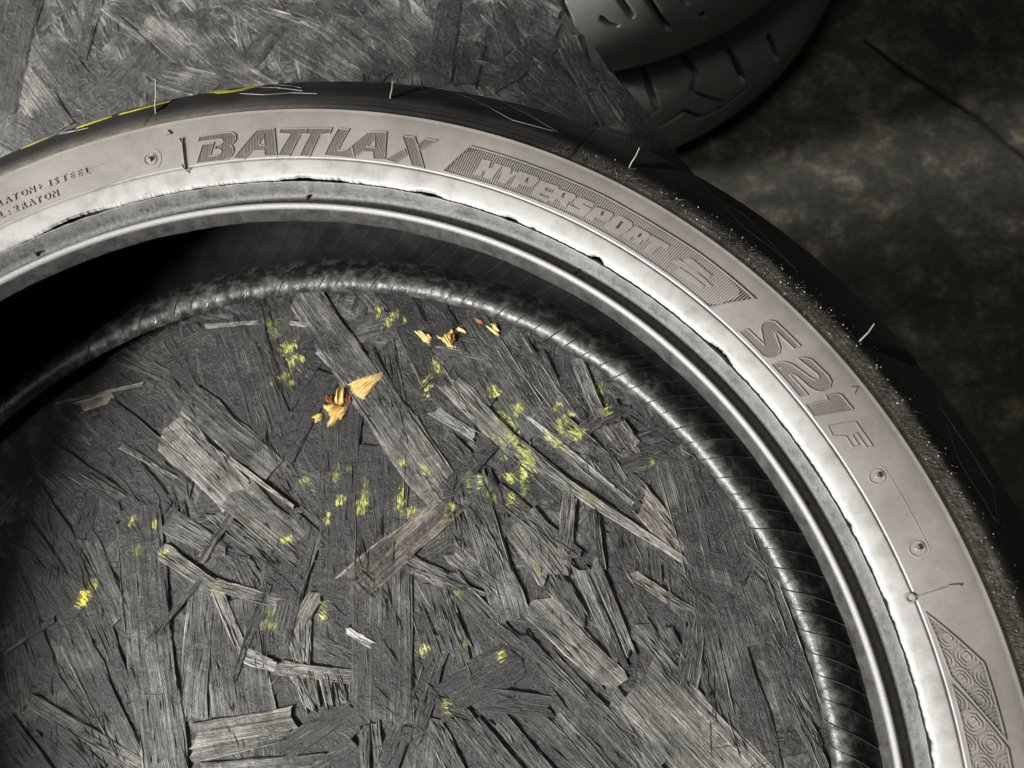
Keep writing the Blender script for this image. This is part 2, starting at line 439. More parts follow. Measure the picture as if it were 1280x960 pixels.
# strands one can pick out, as x1 y1 x2 y2 width layer tone tint (end width)
S = [
 (378,368,470,500,44,5,1.35,'b',52),(462,488,570,640,58,5,1.4,'b',50),(398,432,436,478,15,4,2.0,'n',9),(350,565,412,462,32,4,.75,'n',34),
 (425,515,420,745,53,4,.85,'g',48),(477,555,470,700,62,4,.9,'n',66),(475,675,476,905,74,6,1.2,'n',78),(440,735,560,630,46,7,1.35,'o',34),
 (170,635,184,800,56,6,1.1,'n',58),(183,790,208,975,57,6,1.25,'n',56),(97,710,165,880,22,5,1.0,'b',16),(85,790,162,945,40,4,1.15,'g',34),
 (40,878,178,960,18,5,1.3,'b',22),(55,905,125,975,34,4,.85,'n'),(8,812,66,774,7,7,1.2,'b'),(182,804,249,726,9,7,1.15,'n',6),
 (203,690,262,730,24,6,1.6,'b',18),(255,727,348,752,17,6,1.5,'b',15),(208,535,300,625,54,6,1.65,'b',52),(290,615,388,698,52,6,1.35,'b',44),
 (285,572,368,634,7,7,1.9,'t',4),(236,500,340,585,46,5,1.2,'n',36),(296,392,348,560,58,3,.8,'n',50),(256,406,322,401,6,5,1.6,'n',4),(362,402,384,405,5,5,1.6,'n'),
 (96,508,142,493,17,4,1.9,'t',10),(68,503,178,478,3,5,1.7,'n'),(60,563,152,626,26,4,.85,'n'),(100,592,152,622,16,5,1.25,'n',10),(128,508,242,606,36,4,.85,'n'),
 (150,556,218,596,9,6,1.5,'n',5),(12,648,96,772,42,4,.7,'n'),(42,618,116,742,30,5,.75,'n'),(104,672,150,775,28,4,1.25,'g',34),(252,730,238,905,38,4,1.45,'n',34),
 (284,750,302,898,70,4,1.3,'n',82),(268,733,304,818,17,6,1.9,'b',14),(330,735,292,848,17,7,1.15,'b',6),(372,650,330,812,64,5,1.0,'g',58),(308,820,341,833,21,6,2.1,'n',16),
 (346,834,436,846,19,6,1.6,'b',16),(368,842,388,888,15,5,1.7,'n',11),(386,840,394,884,14,5,1.5,'n',9),(404,843,411,882,15,5,1.6,'n',9),(420,845,430,885,12,5,1.5,'n'),
 (242,918,367,898,31,7,1.7,'b',30),(240,945,366,917,17,6,1.45,'b',15),(248,964,402,953,20,6,1.5,'n'),(350,940,440,884,28,7,.95,'n',20),(385,968,445,926,14,7,1.1,'n'),
 (372,778,396,742,22,5,1.6,'b',18),(362,788,374,826,17,5,1.5,'n'),(379,778,380,832,17,5,1.6,'n',13),(432,786,464,806,9,7,2.8,'n',10),
 (455,905,456,965,13,5,1.3,'n'),(468,903,474,965,12,5,1.5,'n'),(505,900,480,968,30,5,1.0,'n'),(523,886,550,802,30,5,1.0,'g',24),(543,733,572,815,30,5,1.05,'n',34),(570,800,590,862,22,5,1.1,'n',8),
 (510,700,560,728,16,5,1.4,'b',22),(556,720,652,818,32,5,1.15,'b',28),(645,805,800,975,42,4,1.0,'n',36),(512,712,604,742,9,6,1.5,'b',5),(566,688,622,738,28,5,1.35,'b',16),
 (588,598,640,778,34,6,1.4,'g',44),(606,592,634,668,20,5,.75,'n'),(638,652,692,722,30,6,1.4,'b',38),(618,612,722,694,26,5,1.15,'n',20),(660,638,704,694,22,6,1.4,'b'),
 (712,614,704,708,18,7,1.4,'b',17),(560,476,642,558,30,6,1.55,'b',26),(636,550,724,618,22,6,1.5,'g',16),(718,610,856,700,15,7,1.7,'b',9),
 (540,478,596,532,34,4,.85,'n',24),(540,511,596,546,16,5,1.8,'n',12),(558,544,592,582,18,5,1.0,'n'),(548,622,614,556,22,6,.9,'n',18),
 (498,376,546,474,42,4,.78,'n'),(540,396,604,505,42,4,.95,'n'),(585,396,676,535,46,4,1.1,'n',40),(632,412,706,526,40,4,1.05,'n',30),
 (670,440,690,484,24,4,1.1,'b'),(722,452,752,524,19,5,1.5,'n',14),(700,557,778,503,18,5,.85,'n'),(764,528,789,564,26,6,1.2,'t',24),(778,527,798,556,8,7,1.7,'b'),
 (676,515,802,628,44,5,1.05,'n',40),(660,520,792,630,5,6,2.0,'n',8),(768,578,856,540,40,4,.85,'n',52),(838,560,905,795,46,5,1.05,'n',50),(880,570,958,800,54,5,.95,'n',60),
 (925,655,1010,905,58,4,.9,'n',52),(900,780,955,965,58,4,.95,'n',50),(862,700,905,900,40,5,1.05,'n',30),(803,625,850,690,34,6,1.45,'o',24),(806,660,812,745,40,4,1.0,'n',34),(840,690,852,760,24,4,.9,'n'),
 (790,716,834,747,14,6,1.7,'t',12),(830,742,868,764,12,6,1.2,'b',8),(724,710,778,832,18,6,1.4,'n',16),(743,704,788,814,17,6,1.5,'b',13),(741,636,751,712,15,6,1.0,'n',13),
 (668,752,768,852,42,5,1.5,'b',34),(690,718,726,778,26,4,.9,'n'),(800,784,838,828,30,5,1.15,'n',20),(832,788,852,822,18,5,1.2,'n'),(870,782,857,866,28,6,1.25,'n',26),
 (800,848,935,990,84,7,1.5,'b',92),(760,872,830,965,36,6,1.35,'n',40),(548,880,648,820,46,6,.82,'n',54),(596,872,690,884,34,6,.85,'n',28),(570,888,640,968,24,5,1.25,'n'),(622,896,690,975,22,5,1.3,'n'),
 (592,902,652,975,20,5,1.15,'n'),(540,905,572,968,26,5,1.35,'n'),(662,892,745,970,26,5,1.1,'n'),(702,896,764,970,24,5,1.2,'n'),(680,790,745,856,38,4,.95,'n'),(655,800,805,955,18,6,1.1,'n'),
 (690,822,832,975,18,6,1.05,'n'),(985,868,1022,936,20,5,1.05,'n'),(1003,888,1033,965,16,6,1.0,'n',12),(515,930,540,865,16,4,1.0,'n'),(520,760,545,830,20,3,.9,'n'),
 (565,640,590,700,26,4,.9,'n'),(455,440,510,540,26,4,.85,'n'),(640,465,700,545,26,5,.9,'n'),(705,470,745,530,30,4,.8,'n'),(210,650,275,690,36,4,1.3,'n',22),(265,640,340,700,20,4,1.2,'n'),(250,700,290,640,12,6,1.2,'o',9),
 (140,560,200,640,40,3,.8,'n'),(300,700,318,735,24,4,1.2,'n'),(0,900,60,985,34,4,.7,'n'),(0,700,60,860,36,3,.65,'n'),(645,560,700,612,24,4,.9,'n'),(745,560,800,650,30,4,.9,'n'),(770,660,800,720,26,3,.9,'n'),
 # the board beyond the tyre
 (18,-5,-18,140,64,6,.72,'n'),(118,-4,99,74,19,6,.95,'n',14),(128,6,178,48,10,6,1.5,'n',6),(180,22,272,104,36,5,1.5,'b',34),(108,134,190,58,42,5,1.2,'b',34),(196,88,268,108,34,6,1.35,'b'),
 (18,92,72,162,46,5,1.6,'b',50),(50,40,100,110,44,4,1.1,'n'),(240,20,320,120,44,4,1.0,'n'),(262,64,345,112,26,5,1.4,'b'),(300,84,345,30,26,5,1.1,'n'),(352,42,446,100,36,5,1.5,'b',30),(398,20,486,96,26,5,1.1,'n'),
 (450,-5,545,98,30,4,1.0,'n'),(330,8,402,32,8,6,1.8,'b',6),(562,-5,546,104,32,5,.95,'n'),(592,55,580,108,30,5,.95,'n'),(618,104,712,42,19,6,1.05,'b',16),(604,14,656,66,8,6,1.6,'n',5),(668,72,690,92,12,6,1.8,'b'),
 (588,71,632,83,5,6,1.7,'n'),(708,46,764,156,32,5,1.1,'b',20),(735,75,832,184,34,5,.9,'n',24),(650,50,730,140,36,4,.85,'n'),(500,20,560,80,30,4,.9,'n'),(640,0,690,40,40,4,.95,'n'),(140,-5,215,40,30,4,.95,'n'),(370,0,440,30,26,4,1.2,'b'),
 (206,130,262,98,22,5,1.15,'n'),(620,-5,640,60,26,4,.85,'n'),(290,-5,380,60,34,3,.9,'n'),(0,150,60,180,40,3,1.0,'n'),(755,100,800,168,22,6,1.1,'b',12),(680,110,740,150,24,5,.9,'n'),
]
for s in S:
    if s[1] < 210 and s[0] < 900 and s[3] < 200:     # the outer board is pressed flatter
        s = (*s[:5], 1.6 + (s[5] - 3) * .4, (1 + (s[6] - 1) * .6) * .85, *s[7:])
    px_strand(*s[:8], w2=(s[8] if len(s) > 8 else None))
# lower strands between them
TRACED = cnt[0]
for k in range(297 - TRACED):
    px, py = random.uniform(-60, 1060), random.uniform(330, 1020)
    if k % 5 == 0: px, py = random.uniform(-40, 800), random.uniform(-40, 150)
    a = on_plane(px, py)[:2]
    if (a - E1) @ EN > -.004: a = a - EN * ((a - E1) @ EN + .01)
    ang = math.radians(random.gauss(-52, 22) if random.random() < .72 else random.uniform(0, 180))
    put_strand(a[0], a[1], ang, random.uniform(.022, .06), random.uniform(.004, .013), random.uniform(.004, .013), random.uniform(.4, 1.6), random.uniform(.6, 1.25), random.choice('nnnbg'))
# the rest of the board, out of the picture: one mesh
bv, bf, bt = [], [], []
class _B: pass
for k in range(7800):
    x, y = (random.uniform(-.74, .6), random.uniform(-.66, .44)) if k < 1300 else (random.uniform(-.36, .40), random.uniform(-.36, .44))
    p = np.array([x, y])
    if (p - E1) @ EN > -.01 or y > .43: continue
    q = ROT.T @ (np.array([x, y, 0]) - CAM); u = 640 + FPX * q[0] / -q[2]; v = 480 - FPX * q[1] / -q[2]
    inview = -80 < u < 1300 and -60 < v < 1040
    ang = math.radians(random.gauss(-52, 25)) if random.random() < .6 else random.uniform(0, math.pi)
    V, F = strand_mesh(random.uniform(.02, .06), random.uniform(.004, .016), random.uniform(.003, .014), LZ(random.uniform(-1.2, .4)), 1, 'n', x, y, ang, nu=3)
    ca, sa = math.cos(ang), math.sin(ang); n = len(bv)
    bv.extend([(x + ca * a - sa * b_, y + sa * a + ca * b_, min(c, -.0004)) for a, b_, c in V]); bf.extend([tuple(i + n for i in f) for f in F])
    bt.extend([(ang, random.uniform(.7, 1.3))] * len(F))
me = mesh('strand_layer', bv, bf)
me.uv_layers.new(name='UVMap'); me.attributes.new('tint', 'FLOAT_COLOR', 'CORNER'); uv = me.uv_layers['UVMap']; at = me.attributes['tint']
for p, (ang, tn) in zip(me.polygons, bt):
    ca, sa = math.cos(ang), math.sin(ang)
    for li in p.loop_indices:
        c = me.vertices[me.loops[li].vertex_index].co
        uv.data[li].uv = (ca * c.x + sa * c.y + ang * 9, -sa * c.x + ca * c.y + ang * 17)
        at.data[li].color = (BASE * tn, BASE * tn, BASE * tn * .98, 1)
o = link('strand_layer', me, M_strand, board); o['kind'] = 'stuff'
nb = len(ALLV); ALLV.extend(bv); ALLF.extend([tuple(i + nb for i in f) for f in bf])
bvh = BVHTree.FromPolygons([Vector(v) for v in ALLV], ALLF)
def top_z(x, y, d=BZ):
    h = bvh.ray_cast(Vector((x, y, .05)), Vector((0, 0, -1)))
    return h[0].z if h[0] is not None else d

# fine raised fibres along the grain
fb_ = MB(); ftone = []
for k in range(5200):
    cx, cy, ang, Lm, W, tone = STR[random.randrange(len(STR))]
    u, v = random.uniform(-.48, .48) * Lm, random.uniform(-.5, .5) * W
    l = min(random.uniform(.003, .016), Lm * .45); wd = random.uniform(.00012, .00032)
    ang2 = ang + random.gauss(0, .07); ca, sa = math.cos(ang), math.sin(ang); c2, s2 = math.cos(ang2), math.sin(ang2)
    x, y = cx + ca * u - sa * v, cy + sa * u + ca * v
    if (np.array([x, y]) - E1) @ EN > -.002 or (math.hypot(x, y) > .29 and random.random() < .85): continue
    pts = []
    for t in (-.5, 0, .5):
        xx, yy = x + c2 * l * t, y + s2 * l * t
        z = min(top_z(xx, yy), -.0002)
        pts.append((xx, yy, z))
    n = (-s2 * wd, c2 * wd)
    hh = random.uniform(.00012, .0005)
    V = [(pts[0][0], pts[0][1], pts[0][2]), (pts[1][0] - n[0], pts[1][1] - n[1], pts[1][2] - .0001), (pts[1][0], pts[1][1], pts[1][2] + hh), (pts[1][0] + n[0], pts[1][1] + n[1], pts[1][2] - .0001), (pts[2][0], pts[2][1], pts[2][2])]
    if max(p[2] for p in pts) - min(p[2] for p in pts) > .0007: continue
    fb_.add(V, [(0, 1, 2), (0, 2, 3), (1, 4, 2), (2, 4, 3)]); ftone.append((ang2, tone * random.uniform(.8, 3.2)))
me = mesh('wood_fibres', fb_.v, fb_.f)
me.uv_layers.new(name='UVMap'); me.attributes.new('tint', 'FLOAT_COLOR', 'CORNER'); uv = me.uv_layers['UVMap']; at = me.attributes['tint']
cols = np.zeros((len(me.loops), 4), np.float32); uvs = rng.random((len(me.loops), 2)) * 5
for i, (a, tn) in enumerate(ftone): cols[i * 12:(i + 1) * 12] = (BASE * tn, BASE * tn * .98, BASE * tn * .93, 1)
at.data.foreach_set('color', cols.ravel()); uv.data.foreach_set('uv', uvs.ravel())
o = link('wood_fibres', me, M_strand, board); o['kind'] = 'stuff'

# frayed strand edges that stand up and catch the light
eb = MB(); etone = []
for (cx, cy, ang, Lm, W, tone) in STR[:TRACED]:
    if math.hypot(cx, cy) > .29 and random.random() < .9: continue
    for k in range(random.choice((1, 2, 2, 3))):
        sd = random.choice((-1, 1, 1)); u0 = random.uniform(-.5, .2) * Lm; l = random.uniform(.2, .6) * Lm
        n = max(3, int(l / .004)); wd = random.uniform(.00014, .0003); ca, sa = math.cos(ang), math.sin(ang); V = []
        ok = True
        for i in range(n + 1):
            u = min(u0 + l * i / n, .5 * Lm); v = sd * W * .475 + .0005 * noise.noise(Vector((u * 150, cx * 999, 0)))
            x, y = cx + ca * u - sa * v, cy + sa * u + ca * v
            if (np.array([x, y]) - E1) @ EN > -.001: ok = False
            z = min(top_z(x, y), -.0003); q = wd * math.sin(math.pi * (i + .3) / (n + .6))
            V += [(x + sa * q, y - ca * q, z - .0001), (x, y, z + .0001 + .00034 * q / wd), (x - sa * q, y + ca * q, z - .0001)]
        if not ok: continue
        F = [(3 * i + j, 3 * i + j + 1, 3 * i + j + 4, 3 * i + j + 3) for i in range(n) for j in range(2)]
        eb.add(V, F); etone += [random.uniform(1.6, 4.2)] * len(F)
me = mesh('frayed_edges', eb.v, eb.f)
me.uv_layers.new(name='UVMap'); me.attributes.new('tint', 'FLOAT_COLOR', 'CORNER'); uv = me.uv_layers['UVMap']; at = me.attributes['tint']
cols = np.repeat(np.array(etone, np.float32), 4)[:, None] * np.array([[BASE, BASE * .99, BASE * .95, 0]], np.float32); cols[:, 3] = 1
at.data.foreach_set('color', cols.ravel()); uv.data.foreach_set('uv', (rng.random((len(me.loops), 2)) * 3).ravel())
o = link('frayed_edges', me, M_fray, board); o['kind'] = 'stuff'

# bare split wood
def chip(poly, mat, h=.0016, name='split_chip', lift=0.0, deg=None):
    """a torn chip: a bundle of splinters lying side by side inside its outline"""
    P = np.array([on_plane(x, y)[:2] for x, y in poly]); c = P.mean(0)
    if deg is None:
        ev, vec = np.linalg.eigh(np.cov((P - c).T)); a = math.atan2(vec[1, 1], vec[0, 1])
    else:
        q = on_plane(poly[0][0] + 10 * math.cos(math.radians(deg)), poly[0][1] - 10 * math.sin(math.radians(deg)))[:2] - P[0]; a = math.atan2(q[1], q[0])
    ca, sa = math.cos(a), math.sin(a); Lp = [((p - c)[0] * ca + (p - c)[1] * sa, -(p - c)[0] * sa + (p - c)[1] * ca) for p in P]
    zb = max(top_z(*p) for p in P); mb = MB(); v = min(p[1] for p in Lp); v1 = max(p[1] for p in Lp)
    while v < v1:
        wd = random.uniform(.00035, .0009); m_ = v + wd / 2; us = []
        for p, q in zip(Lp, Lp[1:] + Lp[:1]):
            if (p[1] > m_) != (q[1] > m_): us.append(p[0] + (q[0] - p[0]) * (m_ - p[1]) / (q[1] - p[1]))
        us.sort()
        for u0, u1 in zip(us[::2], us[1::2]):
            u0 += random.uniform(-.0006, .0005); u1 += random.uniform(-.0005, .0009)
            if u1 - u0 < .0005: continue
            hh = h * random.uniform(.35, 1.15); n = 4; V = []
            for i in range(n + 1):
                t = i / n; u = u0 + (u1 - u0) * t; tp = 1 - .75 * abs(2 * t - 1) ** 3; jj = random.uniform(-.00012, .00012)
                for dv, dz in ((-.55, -.0004), (-.2, hh * tp + random.uniform(-.0001, .0001)), (.25, hh * tp * .85), (.55, -.0004)):
                    vv = m_ + dv * wd * (.35 + .65 * tp) + jj
                    V.append((c[0] + ca * u - sa * vv, c[1] + sa * u + ca * vv, zb + lift + dz))
            F = [(i * 4 + j, (i + 1) * 4 + j, (i + 1) * 4 + j + 1, i * 4 + j + 1) for i in range(n) for j in range(3)] + [(0, 1, 2, 3), (n * 4 + 3, n * 4 + 2, n * 4 + 1, n * 4)]
            mb.add(V, F)
        v += wd * .95
    me = mesh(name, mb.v, mb.f); fix_normals(me); return link(name, me, mat, board)
def zt(pts, ox, oy, k): return [(ox + x / k, oy + y / k) for x, y in pts]
a4 = lambda p: zt(p, 240, 350, 4)
b4 = lambda p: zt(p, 480, 360, 4)
chip(a4([(785, 515), (850, 485), (945, 458), (952, 475), (900, 540), (850, 598), (830, 580), (800, 560)]), M_fresh)
chip(a4([(728, 528), (757, 540), (755, 612), (740, 625), (708, 610)]), M_fresh, .0022)
chip(a4([(655, 625), (708, 610), (755, 630), (785, 625), (760, 675), (705, 722), (665, 735), (690, 680)]), M_fresh)
chip(a4([(600, 680), (630, 662), (652, 668), (640, 702), (612, 706)]), M_fresh, .001)
chip(a4([(663, 572), (695, 578), (700, 606), (672, 610)]), M_rust, .001)
chip(a4([(770, 570), (795, 575), (790, 612), (765, 606)]), M_rust, .001)
chip(b4([(148, 208), (185, 214), (236, 242), (222, 275), (196, 262)]), M_fresh, .001)
chip(b4([(262, 240), (300, 235), (330, 215), (345, 205), (340, 285), (362, 288), (330, 296), (300, 268)]), M_fresh, .0012)
chip(b4([(330, 228), (352, 236), (358, 256), (340, 278), (326, 262)]), M_rust, .0016, lift=.0004)
chip(b4([(356, 188), (390, 200), (412, 218), (400, 222), (362, 204)]), M_fresh, .001)
chip(b4([(500, 180), (530, 192), (575, 228), (570, 238), (540, 214)]), M_fresh, .001)
chip(b4([(530, 170), (562, 178), (574, 222), (545, 200)]), M_fresh, .001)
chip(b4([(452, 150), (488, 152), (492, 172), (470, 170)]), M_rust, .0008)

# yellow paint flecks, thin dabs that follow the grain of the strand below
def mat_paint(name, c0, c1, cover):
    m, nt, b = new_mat(name)
    uv = N(nt, 'ShaderNodeUVMap', uv_map='UVMap').outputs[0]
    fade = N(nt, 'ShaderNodeAttribute', attribute_name='fade').outputs['Fac']
    n1 = noise_tex(nt, mapping(nt, uv, (170, 1300, 1)), 1, 5, .75, .3); n2 = noise_tex(nt, mapping(nt, uv, (420, 700, 1)), 1, 5, .75)
    L(nt, ramp(nt, n2, [(.35, c0), (.65, c1)]), b.inputs['Base Color']); b.inputs['Roughness'].default_value = .6
    x = math_(nt, 'ADD', math_(nt, 'ADD', math_(nt, 'MULTIPLY', n1, 2.0), math_(nt, 'MULTIPLY', n2, 1.4)), math_(nt, 'MULTIPLY', fade, .62))
    mr = N(nt, 'ShaderNodeMapRange', interpolation_type='SMOOTHSTEP'); mr.inputs['From Min'].default_value = 2.02 - cover; mr.inputs['From Max'].default_value = 2.26 - cover; L(nt, x, mr.inputs['Value'])
    L(nt, math_(nt, 'MULTIPLY', mr.outputs[0], .85), b.inputs['Alpha'])
    bump(nt, b, n1, .6, .0004)
    return m
P_bright = mat_paint('yellow_paint_film', (.50, .47, .04), (.74, .70, .09), .02)
P_worn = mat_paint('worn_yellow_paint_film', (.30, .33, .08), (.56, .59, .18), -.09)
P_faint = mat_paint('faded_yellow_paint_film', (.13, .145, .05), (.27, .29, .10), -.12)
def fleck(px, py, wpx, hpx, ang, mat, n=14, name='paint_fleck'):
    c = on_plane(px, py)[:2]; th = math.radians(ang)
    d = on_plane(px + math.cos(th), py + math.sin(th))[:2] - c; k = np.linalg.norm(d); a = math.atan2(d[1], d[0])
    best = min(STR, key=lambda s: abs(-math.sin(s[2]) * (c[0] - s[0]) + math.cos(s[2]) * (c[1] - s[1])) / s[4] + abs(math.cos(s[2]) * (c[0] - s[0]) + math.sin(s[2]) * (c[1] - s[1])) / s[3])
    g = best[2]; hl, hw = hpx * k * .78 + .0010, wpx * k * 1.0 + .0011; nu, nv = 11, 9
    V, fd, uvs = [], [], []; ox, oy = random.uniform(0, 9), random.uniform(0, 9)
    for i in range(nu):
        for j in range(nv):
            u, v = (i / (nu - 1) * 2 - 1), (j / (nv - 1) * 2 - 1)
            x = c[0] + math.cos(a) * u * hl - math.sin(a) * v * hw; y = c[1] + math.sin(a) * u * hl + math.cos(a) * v * hw
            V.append((x, y, top_z(x, y) + .00010)); fd.append(max(0, 1 - math.hypot(u, v) ** 1.6) - (.9 if max(abs(u), abs(v)) > .99 else 0))
            uvs.append((math.cos(g) * x + math.sin(g) * y + ox, -math.sin(g) * x + math.cos(g) * y + oy))
    F = [(i * nv + j, (i + 1) * nv + j, (i + 1) * nv + j + 1, i * nv + j + 1) for i in range(nu - 1) for j in range(nv - 1)]
    F = [f for f in F if max(V[q][2] for q in f) - min(V[q][2] for q in f) < .0007]
    me = mesh(name, V, F); me.attributes.new('fade', 'FLOAT', 'POINT'); me.uv_layers.new(name='UVMap')
    me.attributes['fade'].data.foreach_set('value', np.array(fd, np.float32))
    li = np.zeros(len(me.loops), np.int32); me.loops.foreach_get('vertex_index', li)
    me.uv_layers['UVMap'].data.foreach_set('uv', np.array(uvs, np.float32)[li].ravel())
    return link(name, me, mat, board)
Y, W_, G_ = P_bright, P_worn, P_faint
for f in [(103, 748, 10, 22, -60, Y, 12), (115, 730, 8, 12, 60, W_, 7), (164, 651, 6, 14, 90, W_, 7), (192, 655, 7, 9, 90, W_, 6), (172, 687, 9, 14, 90, G_, 9), (203, 692, 8, 8, 40, W_, 7),
          (272, 735, 14, 20, 20, G_, 10), (338, 405, 12, 30, 75, G_, 14), (358, 434, 13, 26, -20, W_, 16), (363, 450, 10, 18, -60, W_, 12), (376, 447, 6, 10, 100, W_, 6), (357, 466, 8, 12, 110, W_, 7), (363, 477, 5, 9, 90, W_, 5), (350, 470, 4, 6, 0, W_, 4), (338, 482, 5, 10, 90, G_, 6),
          (472, 387, 6, 16, 80, W_, 8), (487, 398, 7, 34, -48, W_, 18), (533, 482, 9, 32, 95, W_, 14), (546, 456, 8, 20, 65, W_, 10), (618, 490, 20, 16, -20, W_, 18), (505, 399, 4, 8, 90, W_, 4),
          (640, 518, 26, 18, 20, W_, 24), (626, 522, 12, 24, 50, W_, 14), (648, 508, 8, 18, 0, W_, 8), (640, 545, 14, 26, 60, W_, 18), (655, 565, 16, 34, 60, W_, 22), (662, 577, 10, 22, 70, W_, 12), (624, 558, 9, 34, 62, W_, 18), (655, 590, 24, 18, -15, W_, 18), (636, 598, 14, 16, 60, W_, 16), (640, 622, 12, 18, 60, W_, 12), (655, 612, 30, 10, -10, G_, 12),
          (702, 532, 16, 20, -40, W_, 18), (712, 520, 12, 14, 50, W_, 12), (724, 545, 8, 16, -50, W_, 10), (692, 552, 12, 16, 50, W_, 12), (700, 506, 6, 8, 90, W_, 5), (720, 538, 12, 26, -40, W_, 12), (705, 560, 6, 18, 45, W_, 8), (692, 512, 4, 6, 0, W_, 3),
          (750, 489, 8, 26, 72, W_, 13), (757, 512, 9, 13, 60, W_, 7), (815, 577, 8, 16, 80, G_, 8), (584, 602, 26, 8, -10, G_, 10), (615, 620, 8, 28, 65, G_, 12), (600, 600, 20, 8, 0, W_, 10), (558, 645, 9, 16, 60, G_, 8), (563, 632, 8, 12, -40, W_, 7),
          (420, 592, 12, 26, 95, G_, 14), (424, 625, 8, 18, -55, W_, 9), (408, 648, 7, 18, 95, W_, 9), (453, 628, 12, 30, 95, W_, 18), (455, 605, 7, 20, 90, G_, 8), (500, 622, 8, 34, 100, W_, 16), (511, 639, 8, 20, -5, W_, 11), (503, 578, 5, 20, -10, W_, 9), (530, 586, 8, 14, 30, W_, 8), (380, 600, 7, 11, -50, W_, 6), (357, 674, 11, 14, 40, W_, 9), (338, 764, 16, 18, 0, G_, 14), (336, 781, 12, 26, 0, G_, 12), (402, 770, 9, 22, 80, W_, 10), (404, 752, 9, 18, 80, G_, 8), (529, 812, 10, 20, -30, W_, 10), (576, 806, 8, 20, 5, G_, 9), (626, 820, 9, 14, -40, W_, 8), (558, 883, 8, 22, 65, W_, 9), (572, 743, 9, 14, 20, G_, 8), (673, 712, 6, 20, 65, G_, 9), (435, 585, 5, 8, 0, G_, 4), (736, 622, 8, 22, 35, G_, 10), (685, 545, 5, 12, 50, W_, 6), (300, 885, 12, 20, 0, G_, 0)]:
    if f[6]: fleck(*f[:6], n=f[6])

# grit and dust specks on the board
gm = MB()
for k in range(620):
    if k < 420: px, py = random.uniform(-20, 760), random.uniform(-20, 190)
    else: px, py = random.uniform(0, 1040), random.uniform(400, 960)
    c = on_plane(px, py)[:2]
    if (c - E1) @ EN > -.003: continue
    r = math.hypot(*c)
    if .214 < r < .272: continue
    s = .00012 + .00030 * random.random() ** 3 * (1.5 if k < 420 else .8); z = top_z(*c)
    gm.add([(c[0] + s * random.uniform(.6, 1), c[1], z), (c[0] - s * .6, c[1] + s * random.uniform(.6, 1), z), (c[0] - s * .5, c[1] - s * .8, z), (c[0], c[1], z + s * 1.3)], [(0, 1, 3), (1, 2, 3), (2, 0, 3)])
o = gm.build('grit', M_crumb, board); o['kind'] = 'stuff'

# ------------------------------------------------------------------ the tyre
tyre = thing('motorcycle_tyre', 'large worn motorcycle tyre with grey lettered sidewall lying flat on the black strand board', 'tyre', (0, 0, 0))
ZM = 48.9
seat = [(219.5, 81.3), (217.6, 81.3), (216.5, 81.8), (216.1, 82.8), (216.4, 84.4), (217.2, 87.0), (218.0, 89.0), (218.7, 90.0), (219.5, 90.4), (220.2, 90.1), (220.6, 89.3), (220.8, 88.0), (221.3, 86.8), (222.5, 86.4), (224.5, 87.1), (226.2, 89.0), (227.4, 91.5), (227.9, 92.9), (228.15, 92.9), (228.35, 91.5), (228.9, 90.8), (229.5, 90.9)]
flange = [(229.0, 92.4), (229.3, 92.95), (230.2, 93.6), (231.8, 94.4), (233.6, 95.15), (235.4, 95.75), (236.2, 95.95), (236.45, 95.8), (236.6, 95.2), (236.85, 95.2), (237.0, 95.9), (237.3, 96.1)]
side = [(237.3, 96.1), (239, 96.5), (242, 97.0), (246, 97.45), (250, 97.75), (254, 97.85), (256.5, 97.7), (257.6, 97.55), (258.0, 97.75), (258.35, 97.6), (258.6, 97.1)]
tread_u = [(258.6, 97.1), (258.9, 96.8), (259.8, 96.6), (260.8, 96.25), (261.2, 96.2), (261.6, 95.95), (263.4, 95.3), (263.8, 95.25), (264.2, 95.0), (268, 93.6), (274, 89.4), (280.5, 82.6), (287, 75), (292.5, 67.2), (296.8, 58.8), (299.2, 51), (299.6, 46.5)]
P_side = catmull(side, 1.2); P_tread = catmull(tread_u, .8)
mirror = [(r, 2 * ZM - z) for r, z in tread_u[::-1] if z > 51]
tread_l = [(299.6, 46.5)] + mirror
liner = [(219.5, 81.3), (223, 82.3), (229, 84.6), (238, 88.2), (250, 89.6), (262, 87.2), (274, 79.5), (283, 69), (288.5, 58), (290, 48.9), (288.5, 40), (283, 29), (274, 18.5), (262, 11), (250, 8.2), (240, 8.0), (233, 9.6)]
lbead = [(233, 9.6), (230, 11.4), (227.2, 13.1), (224.6, 14.3), (222.2, 14.9), (220.0, 14.7), (218.1, 13.8), (216.8, 12.4), (216.2, 11.0), (216.1, 10.2), (216.5, 9.7), (217.0, 9.2), (218.2, 7.0), (219.6, 5.0), (221.5, 4.6), (225, 4.2), (228.5, 3.2), (233, 2.3), (237, 1.7)]
lside = [(237, 1.7), (242, .8), (248, .2), (252, .02), (256, .1), (258, .35), (258.6, 1.2)]
solid = Solid(seat[:20] + flange[1:6] + [(236.4, 95.95), (237.3, 96.1)] + list(map(tuple, P_side[1:-1])) + list(map(tuple, P_tread)) + tread_l[1:] + lside[::-1] + lbead[::-1] + liner[::-1])
TH = thetas(-12, 132, .16, 2.0)
THb = thetas(-12, 132, .25, 2.0)
zr, zz_ = np.array([p[0] for p in side]), np.array([p[1] for p in side])
def nz(th, f, k=0.0): return np.vectorize(lambda t: noise.noise(Vector((math.cos(t) * f, math.sin(t) * f, k))))(th)

